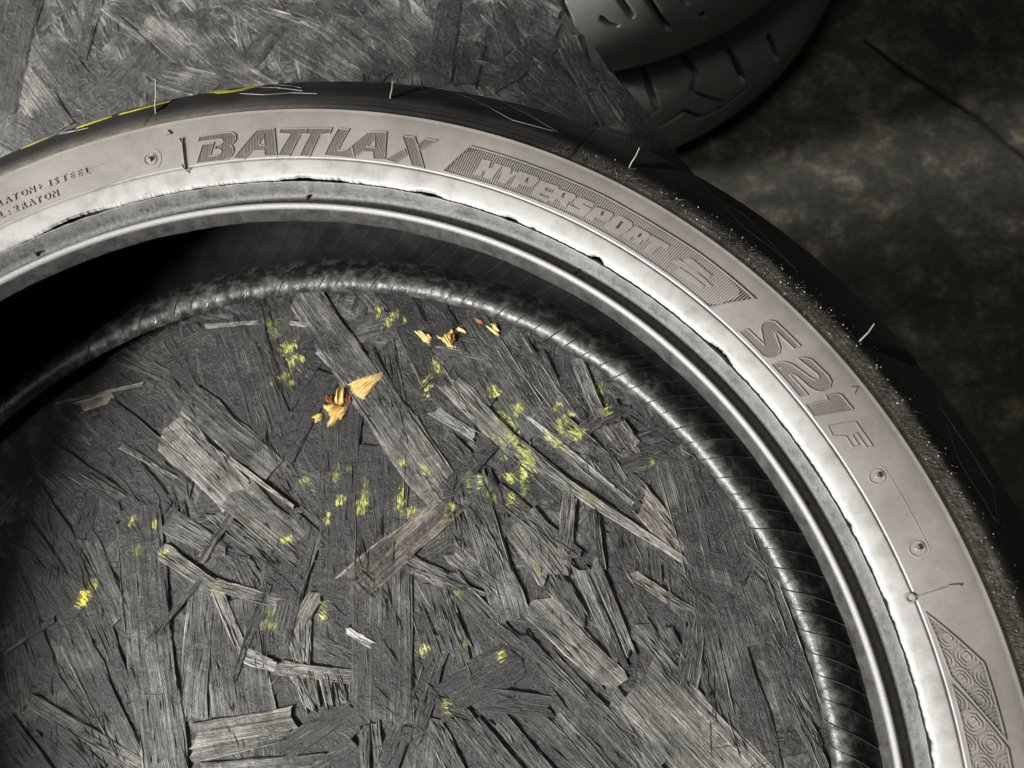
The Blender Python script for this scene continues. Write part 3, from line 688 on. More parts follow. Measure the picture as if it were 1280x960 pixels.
def toe_disp(th, R, Z):
    n = nz(th, 9, 1) * .35 + nz(th, 40, 2) * .22 + nz(th, 130, 3) * .12
    wgt = np.clip((219 - R) / 3, 0, 1) * np.clip((88 - Z) / 5, 0, 1)
    n2 = nz(th, 60, 6) * .25 + nz(th, 200, 7) * .18
    w2 = np.clip((R - 226.8) / 1.2, 0, 1)
    return n * wgt + n2 * w2, n * 0 + n2 * w2 * .4
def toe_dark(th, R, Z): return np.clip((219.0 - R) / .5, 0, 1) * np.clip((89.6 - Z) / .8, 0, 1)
lathe('bead_seat', catmull(seat, .55), THb, M_seat, tyre, toe_disp, toe_dark, flip=True, attr2=lambda th, R, Z: np.clip((R - 225.2) / 5.0 + .18 * nz(th, 22, 41) + .15 * nz(th, 70, 42), 0, .9) * (R > 221.3) + 1.0 * (R < 220.4) * (R > 217.9) * (Z > 88.8))  # mask: talc speckle plus painted light on the heel side and ridge
# torn mould flash along the heel of the bead, with gaps
GAPS = [(x, y, d, w_) for x, y, d, w_ in ((380, 224, 1.1, 2.2), (420, 225, .7, 1.2), (535, 240, .9, 1.5), (640, 274, .8, 1.0), (748, 320, 1.6, .8), (905, 436, 1.3, 1.6), (95, 272, 1.3, 3.2), (1061, 655, .5, .5), (1110, 750, .4, .4), (1165, 925, .5, .7), (668, 284, .6, .3))]
gth = []
for x, y, d, w_ in GAPS:
    h = solid.hit(x, y); gth.append((h[0], d, math.radians(w_)))
def flange_disp(th, R, Z):
    n = nz(th, 50, 11) * .22 + nz(th, 170, 12) * .26 + nz(th, 420, 13) * .2 - .18
    for t0, d, w_ in gth:
        q = np.abs(th - t0) / w_
        n = n + d * np.clip(1.25 - q, 0, 1) * (1 + .3 * nz(th, 300, 14))
    wgt = np.clip((230.2 - R) / .9, 0, 1)
    return n * wgt, np.clip(n, -.3, .5) * wgt * .25
TH_f = thetas(-12, 132, .10, 2.0)
P_fl = catmull(flange, .6)
lathe('bead_flange', P_fl, TH_f, M_flange, tyre, flange_disp, flip=True)
lathe('sidewall', P_side, THb, M_side, tyre, flip=True)

# tread with cut grooves
PT = np.vstack([P_tread, catmull(tread_l, 2.5)[1:]])
PS = np.concatenate([[0], np.cumsum(np.linalg.norm(np.diff(PT, axis=0), axis=1))])
def tread_s(r, z): return PS[np.argmin((PT[:, 0] - r) ** 2 + (PT[:, 1] - z) ** 2)]
def pull_hit(sol, px, py, cx=430, cy=950, k=40):
    """the nearest point of the outline if the picture point just misses the tyre"""
    d = math.hypot(cx - px, cy - py)
    for i in range(k):
        h = sol.hit(px + (cx - px) / d * i * .7, py + (cy - py) / d * i * .7)
        if h is not None: return h
    return None
GRV = []
for g in ([(194, 141, .25), (207, 133, .9), (222, 123, 1.9), (236, 114, 2.6), (247, 107, 3.0)], [(490, 123, .25), (508, 117, 1.0), (525, 111, 2.0), (545, 103, 2.8)],
          [(797, 208, .3), (815, 208, 1.5), (838, 208, 2.6), (862, 208, 3.0)], [(1074, 428, .25), (1095, 434, 1.8), (1120, 442, 3.0), (1150, 453, 3.6)], [(1240, 655, .4), (1262, 690, 3)],
          [(192, 142, .15), (186, 149, .15), (181, 157, .15)], [(714, 196, .12), (730, 178, .14), (745, 162, .14)]):
    pts = []
    for x, y, w_ in g:
        h = pull_hit(solid, x, y)
        if h: pts.append((h[0] * 285, tread_s(h[1], h[2]), w_))
    if len(pts) > 1:
        (x0, s0, w0), (x1, s1, w1) = pts[-2], pts[-1]
        if w1 > 1: pts.append((x1 + (x1 - x0) * 1.5, s1 + max(12, (s1 - s0) * 1.2), w1 * 1.1))
        GRV.append(pts)
TS = None
def groove_disp_factory(grv, PSv, depth):
    def disp(th, R, Z):
        X = np.repeat(th, R.shape[1], 1) * 285; Sg = np.repeat(PSv[None], R.shape[0], 0)
        D = np.zeros_like(R)
        for pts in grv:
            xs = [p[0] for p in pts]
            sel = (th[:, 0] * 285 > min(xs) - 12) & (th[:, 0] * 285 < max(xs) + 12)
            if not sel.any(): continue
            x, s = X[sel], Sg[sel]; best = np.full(x.shape, -9.0)
            for (x0, s0, w0), (x1, s1, w1) in zip(pts[:-1], pts[1:]):
                dx, ds = x1 - x0, s1 - s0; q = dx * dx + ds * ds + 1e-9
                t = np.clip(((x - x0) * dx + (s - s0) * ds) / q, 0, 1)
                dist = np.hypot(x - x0 - t * dx, s - s0 - t * ds); ww = w0 + (w1 - w0) * t
                best = np.maximum(best, ww - dist)
            D[sel] = np.maximum(D[sel], np.clip((best + .25) / .8, 0, 1) * depth * np.clip(.35 + best / 1.6, .35, 1))
        n = np.gradient(np.stack([R[0], Z[0]], 1), axis=0); nr, nzv = -n[:, 1], n[:, 0]
        q = np.hypot(nr, nzv); nr, nzv = nr / q, nzv / q
        return D * (nr * 0 - np.abs(nr) * .0 + 0) - D * np.abs(nr)[None], -D * nzv[None] * np.sign(nzv)[None] * np.sign(Z - 48)
    return disp
def dust(th, R, Z):
    a = np.degrees(th); az = np.clip((66 - a) / 14, 0, 1) * np.clip((a + 16) / 10, 0, 1)
    wv = 5.5 + 3.5 * nz(th, 8, 21) + 3.0 * nz(th, 30, 22) + (np.clip((42 - a) / 20, 0, 1)) * 6
    d = np.clip(1.15 - (R - 258.6) / np.maximum(wv, 1.5), 0, 1)
    left = np.clip((a - 80) / 15, 0, 1) * np.clip(1 - (R - 258.6) / 7, 0, 1) * .45
    return np.clip(d * az + left + .12 * np.clip(1 - (R - 258.6) / 3, 0, 1), 0, 1) * (Z > 40)
lathe('tread', PT, TH, M_tread, tyre, groove_disp_factory(GRV, PS, 5.0), dust, flip=True)
LN = catmull(liner, 3.0)
lathe('inner_liner', LN, THb, M_liner, tyre, flip=False)
def lb_disp(th, R, Z):
    n = nz(th, 25, 31) * .25 + nz(th, 90, 32) * .15
    wgt = np.clip((220 - R) / 3, 0, 1) * (Z > 8)
    n2 = (nz(th, 60, 33) * .3 + nz(th, 170, 34) * .2) * np.clip((Z - 10) / 3, 0, 1) * np.clip((229 - R) / 4, 0, 1)
    return n * wgt, n2
M_lbead = mat_rubber('scuffed_black_bead_rubber', (.014, .014, .0135), (.13, .126, .116), .40, .75, 170, 700, 1.0, .46, .74)
lathe('bead_seat', catmull(lbead, .8), THb, M_lbead, tyre, lb_disp, flip=False)
lathe('sidewall', catmull(lside, 2), THb, M_side, tyre)

# slanted bladder ribs on the liner and the lower bead
LPATH = np.vstack([catmull(lbead[:9][::-1], .8), LN[::-1][1:]])
LPATH = LPATH[:int(np.argmax(LPATH[:, 1] > 60))]
LS = np.concatenate([[0], np.cumsum(np.linalg.norm(np.diff(LPATH, axis=0), axis=1))])
rb = MB()
for k in range(64):
    t0 = math.radians(-10 + k * 2.35 + random.uniform(-.25, .25)); wd = .35; rh = random.choice((.24, .28, .32)) if k < 34 else random.choice((.06, .1, .18)); sl = random.uniform(.58, .66)
    V, F = [], []
    for i in range(len(LPATH)):
        th = t0 - LS[i] * sl / LPATH[i, 0]; r, z = LPATH[i]
        i0, i1 = max(i - 1, 0), min(i + 1, len(LPATH) - 1); tr, tz = LPATH[i1] - LPATH[i0]; q = math.hypot(tr, tz); nr, nz_ = -tz / q, tr / q
        hgt = rh if r < 236 else .09
        for o_, h in ((-wd, -.05), (0, hgt), (wd, -.05)):
            a = th + o_ / r; rr, zz = r + nr * h, z + nz_ * h
            V.append((rr * math.cos(a) / 1000, rr * math.sin(a) / 1000, zz / 1000))
    for i in range(len(LPATH) - 1):
        for j in range(2): F.append((i * 3 + j, i * 3 + j + 1, (i + 1) * 3 + j + 1, (i + 1) * 3 + j))
    rb.add(V, F)
o = rb.build('liner_ribs', M_rib, tyre); o['kind'] = 'stuff'

# ---- marks on the sidewall, laid out in (arc, radius) and dropped on its surface
R0 = 245.0
ur, uz = np.array([p[0] for p in flange[3:6]] + [236.3] + [p[0] for p in side]), np.array([p[1] for p in flange[3:6]] + [95.95] + [p[1] for p in side])
def place(X, Yr, h):
    th = -X / R0; z = np.interp(Yr, ur, uz) + h
    return (Yr * math.cos(th) / 1000, Yr * math.sin(th) / 1000, z / 1000)
def sxy(px, py):
    h = solid.hit(px, py); return np.array([-h[0] * R0, h[1]])
def smap(pts, ox=0, oy=0, k=1.0): return [sxy(ox + x / k, oy + y / k) for x, y in pts]
def densify(P, step, closed):
    out = []; n = len(P)
    for i in range(n if closed else n - 1):
        a, b_ = P[i], P[(i + 1) % n]; m_ = max(1, int(np.linalg.norm(b_ - a) / step))
        out += [a + (b_ - a) * t / m_ for t in range(m_)]
    if not closed: out.append(P[-1])
    return out
def rib(mb, P, w_, h, closed=False, top=.5, base=-.12):
    P = densify([np.array(p, float) for p in P], 2.5, closed); n = len(P)
    if n < 2: return
    V, F = [], []
    for i in range(n):
        a = P[i - 1] if (i > 0 or closed) else P[i]; b_ = P[(i + 1) % n] if (i < n - 1 or closed) else P[i]
        d1 = P[i] - a; d2 = b_ - P[i]
        l1, l2 = np.linalg.norm(d1), np.linalg.norm(d2)
        n1 = np.array([-d1[1], d1[0]]) / l1 if l1 > 1e-9 else None; n2 = np.array([-d2[1], d2[0]]) / l2 if l2 > 1e-9 else None
        nn = n1 if n2 is None else n2 if n1 is None else n1 + n2
        q = np.linalg.norm(nn); nn = nn / q if q > 1e-6 else n1
        ref = n1 if n1 is not None else n2
        nn = nn / max(.45, abs(nn @ ref))
        for o_, hh in ((-w_ / 2, base), (-w_ / 2 * top, h), (w_ / 2 * top, h), (w_ / 2, base)):
            p = P[i] + nn * o_; V.append(place(p[0], p[1], hh))
    for i in range(n if closed else n - 1):
        j = (i + 1) % n
        for k in range(3): F.append((i * 4 + k, j * 4 + k, j * 4 + k + 1, i * 4 + k + 1))
    if not closed: F += [(0, 1, 2, 3), ((n - 1) * 4 + 3, (n - 1) * 4 + 2, (n - 1) * 4 + 1, (n - 1) * 4)]
    mb.add(V, F)
def clip_lines(polys, pitch, slant=0.0, shrink=.25):
    """lines along the radius, clipped even-odd to the outlines"""
    segs = []; allp = np.vstack([np.array(p) for p in polys])
    sh = lambda p: np.array([p[0] + slant * (p[1] - 240), p[1]])
    PP = [[sh(p) for p in poly] for poly in polys]
    x0, x1 = min(p[0] for q in PP for p in q), max(p[0] for q in PP for p in q)
    x = x0 + pitch / 2
    while x < x1:
        ys = []
        for q in PP:
            for a, b_ in zip(q, q[1:] + q[:1]):
                if (a[0] > x) != (b_[0] > x): ys.append(a[1] + (b_[1] - a[1]) * (x - a[0]) / (b_[0] - a[0]))
        ys.sort()
        for ya, yb in zip(ys[::2], ys[1::2]):
            if yb - ya > 2 * shrink + .2:
                ya += shrink; yb -= shrink
                segs.append(((x - slant * (ya - 240), ya), (x - slant * (yb - 240), yb)))
        x += pitch
    return segs
def groove_shade(polys, o, mat=None):  # dark sheet laid under the ribs to paint in the groove shade
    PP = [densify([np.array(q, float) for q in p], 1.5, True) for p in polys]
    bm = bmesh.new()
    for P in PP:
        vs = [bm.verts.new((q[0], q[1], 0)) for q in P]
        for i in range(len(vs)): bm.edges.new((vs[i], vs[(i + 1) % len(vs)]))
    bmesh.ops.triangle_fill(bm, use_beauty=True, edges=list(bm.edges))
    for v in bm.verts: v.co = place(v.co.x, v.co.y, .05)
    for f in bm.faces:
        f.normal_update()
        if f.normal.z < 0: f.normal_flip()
    me = bpy.data.meshes.new('groove_shade'); bm.to_mesh(me); bm.free()
    link('groove_shade', me, mat or M_groove_shade, o)
def letter(polys, name='letter', hatch=None, slant=0.0, ow=.5, oh=.44, hw=.40, hh=.22):
    mb = MB()
    for p in polys: rib(mb, p, ow, oh, True)
    o = mb.build(name, M_side, tyre)
    if hatch:
        hb = MB()
        for a, b_ in clip_lines(polys, hatch, slant): rib(hb, [a, b_], hw, hh, top=.35)
        hb.build('letter_hatching', M_hatch, o); groove_shade(polys, o) if len(polys) < 3 else [groove_shade([p], o) for p in polys]
    return o
def solid_letter(polys, name='letter', h=.52):
    mb = MB()
    for p in polys:
        P = densify([np.array(q, float) for q in p], 3.0, True); n = len(P); c = np.mean(P, 0)
        V = [place(q[0], q[1], h) for q in P] + [place(q[0], q[1], -.1) for q in P]
        mb.add(V, [tuple(range(n))] + [((i + 1) % n, i, n + i, n + (i + 1) % n) for i in range(n)])
    me = mesh(name, mb.v, mb.f); fix_normals(me); return link(name, me, M_side, tyre)

z1 = lambda p: smap(p, 235, 145, 8); z2 = lambda p: smap(p, 390, 150, 8); z3 = lambda p: smap(p, 550, 170, 8)
z4 = lambda p: smap(p, 690, 225, 8); z5 = lambda p: smap(p, 800, 290, 8); z6 = lambda p: smap(p, 915, 390, 8); z7 = lambda p: smap(p, 1000, 470, 10.667)
HT = .62
letter([z1([(105, 262), (120, 208), (400, 165), (445, 168), (480, 192), (482, 238), (460, 275), (425, 297), (452, 320), (457, 360), (435, 402), (400, 430), (360, 445), (90, 475), (150, 288), (262, 268), (222, 402), (305, 394), (338, 372), (340, 350), (318, 336), (272, 338), (282, 300), (330, 290), (358, 265), (350, 240), (320, 232)])], hatch=HT)
letter([z1([(460, 425), (690, 150), (715, 138), (862, 128), (890, 400), (772, 402), (765, 345), (648, 350), (572, 428)]), z1([(705, 280), (762, 190), (768, 298), (735, 296)])], hatch=HT)
T1 = smap([(351.9, 161.3), (348.8, 166.9), (364, 168.2), (348, 194.4), (362.5, 195), (376, 168), (382.6, 168), (383.5, 160.5)])
T2 = smap([(383.9, 160.5), (383, 168), (388.8, 168), (375, 195), (387.5, 195.6), (399.4, 168.8), (412.5, 166.9), (415, 160.6)])
letter([T1], hatch=HT); letter([T2], hatch=HT)
letter([z2([(125, 355), (265, 88), (375, 95), (258, 303), (330, 308), (362, 292), (395, 265), (418, 376), (370, 378)])], hatch=HT)
letter([z2([(400, 262), (560, 130), (600, 118), (745, 125), (730, 395), (615, 395), (610, 322), (510, 320), (424, 374)]), z2([(552, 270), (630, 172), (632, 278), (590, 272)])], hatch=HT)
letter([z2([(900, 160), (1025, 175), (1120, 480), (1000, 460)]), z2([(735, 400), (920, 295), (945, 355), (840, 430)]), z2([(1055, 255), (1135, 190), (1250, 210), (1080, 305)])], hatch=HT)

# ribbed panel with the second word
panel = smap([(587.5, 183.5), (610, 189.5), (637.5, 198), (675, 211.3), (710, 225.5), (752.5, 244.5), (790, 265.3), (832, 290.5), (875, 318), (912.5, 347), (943.3, 374), (886.5, 385), (850, 354.5), (800, 319.5), (777.5, 305), (727.5, 277), (690, 259.5), (662.5, 248.5), (625, 235), (587.5, 224), (553.5, 214.5)])
mb = MB(); rib(mb, panel, .55, .55, True); po = mb.build('ribbed_panel', M_side, tyre)
hb = MB()
for a, b_ in clip_lines([panel], .90, -.08, .15): rib(hb, [a, b_], .36, .40, top=.8)
hb.build('panel_ribs', M_side, po); groove_shade([panel], po, M_pit_shade)
solid_letter([z3([(425, 240), (512, 258), (487, 322), (522, 330), (548, 278), (618, 298), (520, 435), (435, 412), (462, 358), (436, 350), (412, 398), (338, 385)])])
solid_letter([z3([(625, 305), (715, 325), (702, 388), (742, 358), (805, 372), (700, 432), (660, 478), (575, 455), (618, 402)])])
solid_letter([z3([(800, 358), (985, 420), (990, 452), (950, 500), (905, 515), (803, 482), (768, 522), (700, 505)])])
solid_letter([z3([(1010, 450), (1190, 512), (1168, 548), (1068, 510), (1048, 548), (1135, 580), (1112, 612), (1012, 572), (995, 596), (1095, 632), (1070, 664), (905, 588)])])
solid_letter([smap([(695, 236), (719, 243.8), (720, 248.5), (714.5, 252.5), (711.5, 252), (708, 258.8), (699.5, 255.2), (700, 250.5), (696, 249), (692.5, 253), (684.5, 250.6)])])
solid_letter([z4([(222, 212), (245, 185), (285, 178), (428, 242), (405, 278), (318, 236), (302, 246), (388, 288), (385, 312), (345, 352), (300, 366), (152, 298), (180, 258), (275, 302), (292, 292), (218, 250)])])
solid_letter([z4([(432, 270), (605, 335), (612, 370), (560, 412), (520, 410), (440, 372), (408, 412), (340, 378)])])
solid_letter([z4([(640, 372), (690, 366), (800, 430), (806, 472), (725, 545), (668, 556), (535, 488), (528, 455)])])
solid_letter([z4([(838, 466), (975, 540), (985, 572), (935, 612), (905, 604), (868, 650), (808, 615), (832, 580), (806, 568), (778, 604), (702, 565)])])
solid_letter([z4([(998, 560), (1178, 660), (1152, 694), (1088, 658), (990, 748), (912, 704), (1015, 618), (968, 590)])])
solid_letter([z5([(425, 290), (480, 262), (530, 285), (715, 440), (690, 462), (550, 385)]), z5([(320, 292), (388, 275), (560, 395), (722, 548), (690, 552), (520, 425)]), z5([(350, 388), (395, 360), (515, 440), (640, 545), (620, 572), (530, 500), (480, 492)])], 'emblem')
# counters of the solid letters: flat quads, recess shade given as dark colour
for pts, zf in (([(850, 468), (868, 425), (890, 425), (874, 470)], z3), ([(92, 180), (112, 132), (138, 138), (112, 184)], z4), ([(482, 358), (500, 316), (524, 320), (504, 362)], z4), ([(628, 490), (690, 415), (712, 424), (660, 494)], z4), ([(850, 575), (880, 538), (904, 545), (876, 580)], z4)):
    mb = MB(); P = zf(pts); mb.add([place(p[0], p[1], .54) for p in P], [(0, 1, 2, 3)]); mb.build('counter_shade', M_pit_shade, tyre)

letter([z6([(65, 200), (152, 172), (318, 332), (285, 165), (305, 112), (365, 88), (430, 98), (682, 345), (620, 372), (440, 200), (424, 206), (478, 360), (470, 415), (425, 455), (360, 462), (305, 440)])], hatch=.72)
letter([z6([(390, 530), (450, 506), (520, 502), (600, 528), (700, 600), (790, 665), (835, 682), (870, 660), (858, 628), (655, 470), (715, 458), (790, 478), (960, 642), (990, 700), (975, 755), (920, 795), (850, 795), (780, 762), (640, 642), (592, 620), (575, 632), (755, 832), (675, 852)])], hatch=.72)
letter([z7([(65, 385), (372, 326), (335, 265), (490, 240), (545, 256), (700, 445), (685, 462), (185, 548)])], hatch=.80)
letter([z7([(365, 665), (735, 612), (965, 940), (885, 958), (748, 762), (690, 785), (780, 930), (702, 948), (612, 806), (430, 800)])], ow=.4, oh=.35)
mb = MB(); rib(mb, z7([(665, 160), (760, 155), (715, 240)]), .45, .45); mb.build('caret_mark', M_side, tyre)
q3 = lambda p: smap(p, 150, 140, 10.667)
mb = MB(); rib(mb, q3([(785, 362), (835, 440), (840, 350)]), .6, .7); rib(mb, q3([(835, 440), (872, 750)]), .7, .9); rib(mb, q3([(812, 712), (880, 792), (938, 768)]), .6, .7); rib(mb, q3([(880, 792), (925, 815)]), .5, .5); mb.build('arrow_mark', M_side, tyre)
solid_letter([q3([(630, 250), (685, 300), (612, 322)])], 'triangle_mark', .8)
q8 = lambda p: smap(p, 1120, 720, 8)
mb = MB(); rib(mb, q8([(195, 208), (540, 105)]), .55, .6); rib(mb, q8([(520, 104), (570, 98), (640, 96)]), .95, .75); mb.build('arrow_mark', M_side, tyre)
def circle(px, py, r): return [sxy(px, py) + np.array([r * math.cos(a), r * math.sin(a)]) for a in np.linspace(0, 2 * math.pi, 28, endpoint=False)]
mb = MB(); rib(mb, circle(1137, 748, 1.35), 1.0, .8, True); mb.build('ring_mark', M_side, tyre)
# moulded vent pips with their rings
for px, py in ((188, 199.5), (1096, 596), (1146, 686)):
    mb = MB(); rib(mb, circle(px, py, 2.5), .5, .28, True)
    o = mb.build('vent_pip', M_side, tyre)
    c = sxy(px, py); V, F = [], []
    for k, (rr, h) in enumerate(((.95, -.1), (.9, 1.1), (.5, 1.5))):
        for a in range(9): V.append(place(c[0] + rr * math.cos(a * .698) * (1 + .25 * math.sin(a * 2.1)), c[1] + rr * math.sin(a * .698) * (1 + .2 * math.cos(a * 1.7)), h + (.3 * math.sin(a * 2.4) if k else 0)))
    for k in range(2):
        for a in range(9): F.append((k * 9 + a, k * 9 + (a + 1) % 9, (k + 1) * 9 + (a + 1) % 9, (k + 1) * 9 + a))
    F.append(tuple(range(18, 27)))
    link('pip_stub', mesh('pip_stub', V, F), M_side, o)
mb = MB()
a_, b_ = sxy(1096, 596), sxy(1146, 686); up = 3.6
rib(mb, [a_ + np.array([-3, up - 1]), a_ + np.array([-1.5, up]), (a_ + b_) / 2 + np.array([0, up]), b_ + np.array([1.5, up]), b_ + np.array([3.4, up - 1.4]), b_ + np.array([3.8, up - 4])], .3, .16); mb.build('mould_outline', M_side, tyre)
mb = MB(); c = sxy(188, 199.5)
rib(mb, [c + np.array([-25, 3.2]), c + np.array([0, 4.6])] + [c + 4.6 * np.array([math.sin(t), math.cos(t)]) for t in np.linspace(.2, 2.6, 9)] + [c + np.array([-25, -6.2])], .3, .18); mb.build('mould_outline', M_side, tyre)
# small stamped text
def text_row(chars, idx, p0, p1, size):
    a, b_ = sxy(*p0), sxy(*p1); e = (b_ - a) / np.linalg.norm(b_ - a); f = np.array([-e[1], e[0]]); total = np.linalg.norm(b_ - a)
    for ch, i in zip(chars, idx):
        cu = bpy.data.curves.new('text', 'FONT'); cu.body = ch; cu.size = 1.0; cu.resolution_u = 2; cu.extrude = .1; cu.offset = .012
        ob = bpy.data.objects.new('text', cu); COL.objects.link(ob)
        dg = bpy.context.evaluated_depsgraph_get(); m_ = bpy.data.meshes.new_from_object(ob.evaluated_get(dg))
        bpy.data.objects.remove(ob); bpy.data.curves.remove(cu)
        V = [a + e * (total * i + v.co.x * size * .92) + f * v.co.y * size for v in m_.vertices]
        V = [place(p[0], p[1], .4 if v.co.z > 0 else -.1) for p, v in zip(V, m_.vertices)]
        F = [tuple(p.vertices) for p in m_.polygons]; bpy.data.meshes.remove(m_)
        me = mesh('letter', V, F); fix_normals(me); link('letter', me, M_side, tyre)
text_row('RAYON+1STEEL', [i / 12.1 for i in (-.3, .75, 1.75, 2.8, 3.8, 4.9, 6.3, 7.1, 8.1, 9.1, 10.1, 11.1)], (0, 258.5), (117, 215.5), 4.0)
text_row('L:2RAYON', [i / 8 for i in (0, 1.05, 1.9, 2.85, 3.85, 4.85, 5.85, 6.9)], (1, 273.5), (76, 244.5), 4.0)
# maze patterned panels
def maze(poly):
    poly = smap(poly); mb = MB(); rib(mb, poly, .5, .5, True); o = mb.build('patterned_panel', M_side, tyre)
    P = np.array(poly); hb = MB()
    def inside(p):
        res = False
        for a, b_ in zip(P, np.roll(P, -1, 0)):
            if (a[1] > p[1]) != (b_[1] > p[1]) and p[0] < (b_[0] - a[0]) * (p[1] - a[1]) / (b_[1] - a[1]) + a[0]: res = not res
        return res
    def poly_rib(pts):
        run = []
        for q in densify([np.array(p) for p in pts], .35, False):
            if inside(q): run.append(q)
            else:
                if len(run) > 3: rib(hb, run[::2], .42, .36, top=.5)
                run = []
        if len(run) > 3: rib(hb, run[::2], .42, .36, top=.5)
    gx, gy = 7.6, 6.8; ang = math.radians(28); ca, sa = math.cos(ang), math.sin(ang)
    ctr = np.array([sxy(1200, 850)[0], sxy(1200, 850)[1]])
    for i in range(-9, 10):
        for j in range(-9, 10):
            c0 = np.array([i * gx + (j % 2) * gx / 2, j * gy * .88])
            c = ctr + np.array([ca * c0[0] - sa * c0[1], sa * c0[0] + ca * c0[1]])
            if np.min(np.linalg.norm(P - c, axis=1)) > 22 and not inside(c): continue
            for s in (.94, .66, .40):
                hx = [(-.5, .28), (-.28, .5), (.28, .5), (.5, .28), (.5, -.28), (.28, -.5), (-.28, -.5), (-.5, -.28), (-.5, .28)]
                poly_rib([c + np.array([ca * x * gx * s - sa * y * gy * s, sa * x * gx * s + ca * y * gy * s]) for x, y in hx])
            poly_rib([c + np.array([ca * x - sa * y, sa * x + ca * y]) for x, y in ((0, -.7), (0, .7))])
    hb.build('maze_ribs', M_side, o); groove_shade([poly], o)
maze([(1157, 766.5), (1229, 829), (1256.5, 924), (1222, 884), (1188, 845)])
maze([(1190, 857), (1226, 895), (1259, 936), (1268, 985), (1274, 1010), (1226, 1010), (1213, 955)])

# vent nubs in the bead, hairs and lines on the tread
def tube(mb, pts, r0, r1, n=6):
    V, F = [], []; m_ = len(pts)
    for i, p in enumerate(pts):
        a = np.array(pts[max(i - 1, 0)]); b_ = np.array(pts[min(i + 1, m_ - 1)]); d = (b_ - a) / np.linalg.norm(b_ - a)
        u = np.cross(d, [0, 0, 1] if abs(d[2]) < .9 else [1, 0, 0]); u /= np.linalg.norm(u); v = np.cross(d, u)
        r = r0 + (r1 - r0) * i / (m_ - 1)
        for k in range(n): V.append(np.array(p) + r * (u * math.cos(2 * math.pi * k / n) + v * math.sin(2 * math.pi * k / n)))
    for i in range(m_ - 1):
        for k in range(n): F.append((i * n + k, i * n + (k + 1) % n, (i + 1) * n + (k + 1) % n, (i + 1) * n + k))
    F += [tuple(range(n))[::-1], tuple(range((m_ - 1) * n, m_ * n))]; mb.add(V, F)
for px, py in ((46, 317), (385, 246), (721, 339), (1010, 628)):
    h = solid.hit(px, py); th, r, z = h; e = np.array([math.cos(th), math.sin(th), 0]); p = e * r / 1000 + np.array([0, 0, z / 1000])
    mb = MB(); tube(mb, [p - e * .0003 - np.array([0, 0, .0006]), p + np.array([0, 0, .0007]) - e * .0003, p + np.array([.0002, 0, .0016]) - e * .0008], .0008, .0005); mb.build('vent_nub', M_black, tyre)
def w3(h): return np.array([h[1] * math.cos(h[0]), h[1] * math.sin(h[0]), h[2]]) / 1000
def tnormal(h):
    i = int(np.argmin((PT[:, 0] - h[1]) ** 2 + (PT[:, 1] - h[2]) ** 2)); i = min(max(i, 1), len(PT) - 2)
    d = PT[i + 1] - PT[i - 1]; nr, nz_ = -d[1], d[0]
    if nr < 0: nr, nz_ = -nr, -nz_
    q = math.hypot(nr, nz_); return np.array([nr / q * math.cos(h[0]), nr / q * math.sin(h[0]), nz_ / q])
for (bx, by), (tx, ty), rad in (((193.5, 141), (194.5, 99), .00031), ((487.5, 123), (490.5, 101), .00031), ((787, 207.5), (799.5, 184.5), .00034), ((1074.5, 427), (1093, 404.5), .00036)):
    h = pull_hit(solid, bx, by); p = w3(h); n = tnormal(h); d = ray(tx, ty)
    A = np.stack([n, -d], 1); t = np.linalg.lstsq(A, CAM - p, rcond=None)[0]
    tip = CAM + d * t[1]; Lh = np.linalg.norm(tip - p)
    if Lh > .03: tip = p + (tip - p) * .02 / Lh
    mid = p + (tip - p) * .5 + np.array([.0004, 0, .0003])
    mb = MB(); tube(mb, [p - n * .001, p + (tip - p) * .2, mid, tip], rad, rad * .7); mb.build('vent_hair', M_hair, tyre)
def surf_line(pts, wd, hgt, mat, name, sol=solid, parent=tyre, sub=6):
    P = []
    for (x0, y0), (x1, y1) in zip(pts[:-1], pts[1:]):
        for k in range(sub):
            t = k / sub; P.append((x0 + (x1 - x0) * t, y0 + (y1 - y0) * t))
    P.append(pts[-1]); H = [pull_hit(sol, *p) for p in P]; H = [h for h in H if h]
    W3 = [w3(h) for h in H]; NN = [tnormal(h) for h in H]; V, F = [], []
    for i in range(len(W3)):
        d = W3[min(i + 1, len(W3) - 1)] - W3[max(i - 1, 0)]; s = np.cross(d, NN[i]); q = np.linalg.norm(s); s = s / q if q > 1e-12 else np.array([1, 0, 0])
        for o_, hh in ((-.5, -.00008), (-.3, hgt), (.3, hgt), (.5, -.00008)): V.append(W3[i] + s * o_ * wd + NN[i] * hh)
    for i in range(len(W3) - 1):
        for k in range(3): F.append((i * 4 + k, i * 4 + k + 1, (i + 1) * 4 + k + 1, (i + 1) * 4 + k))
    me = mesh(name, V, F); fix_normals(me); return link(name, me, mat, parent)
k4 = lambda p: [(880 + x / 4, 220 + y / 4) for x, y in p]; k7 = lambda p: [(1060 + x / 4.364, 440 + y / 4.364) for x, y in p]
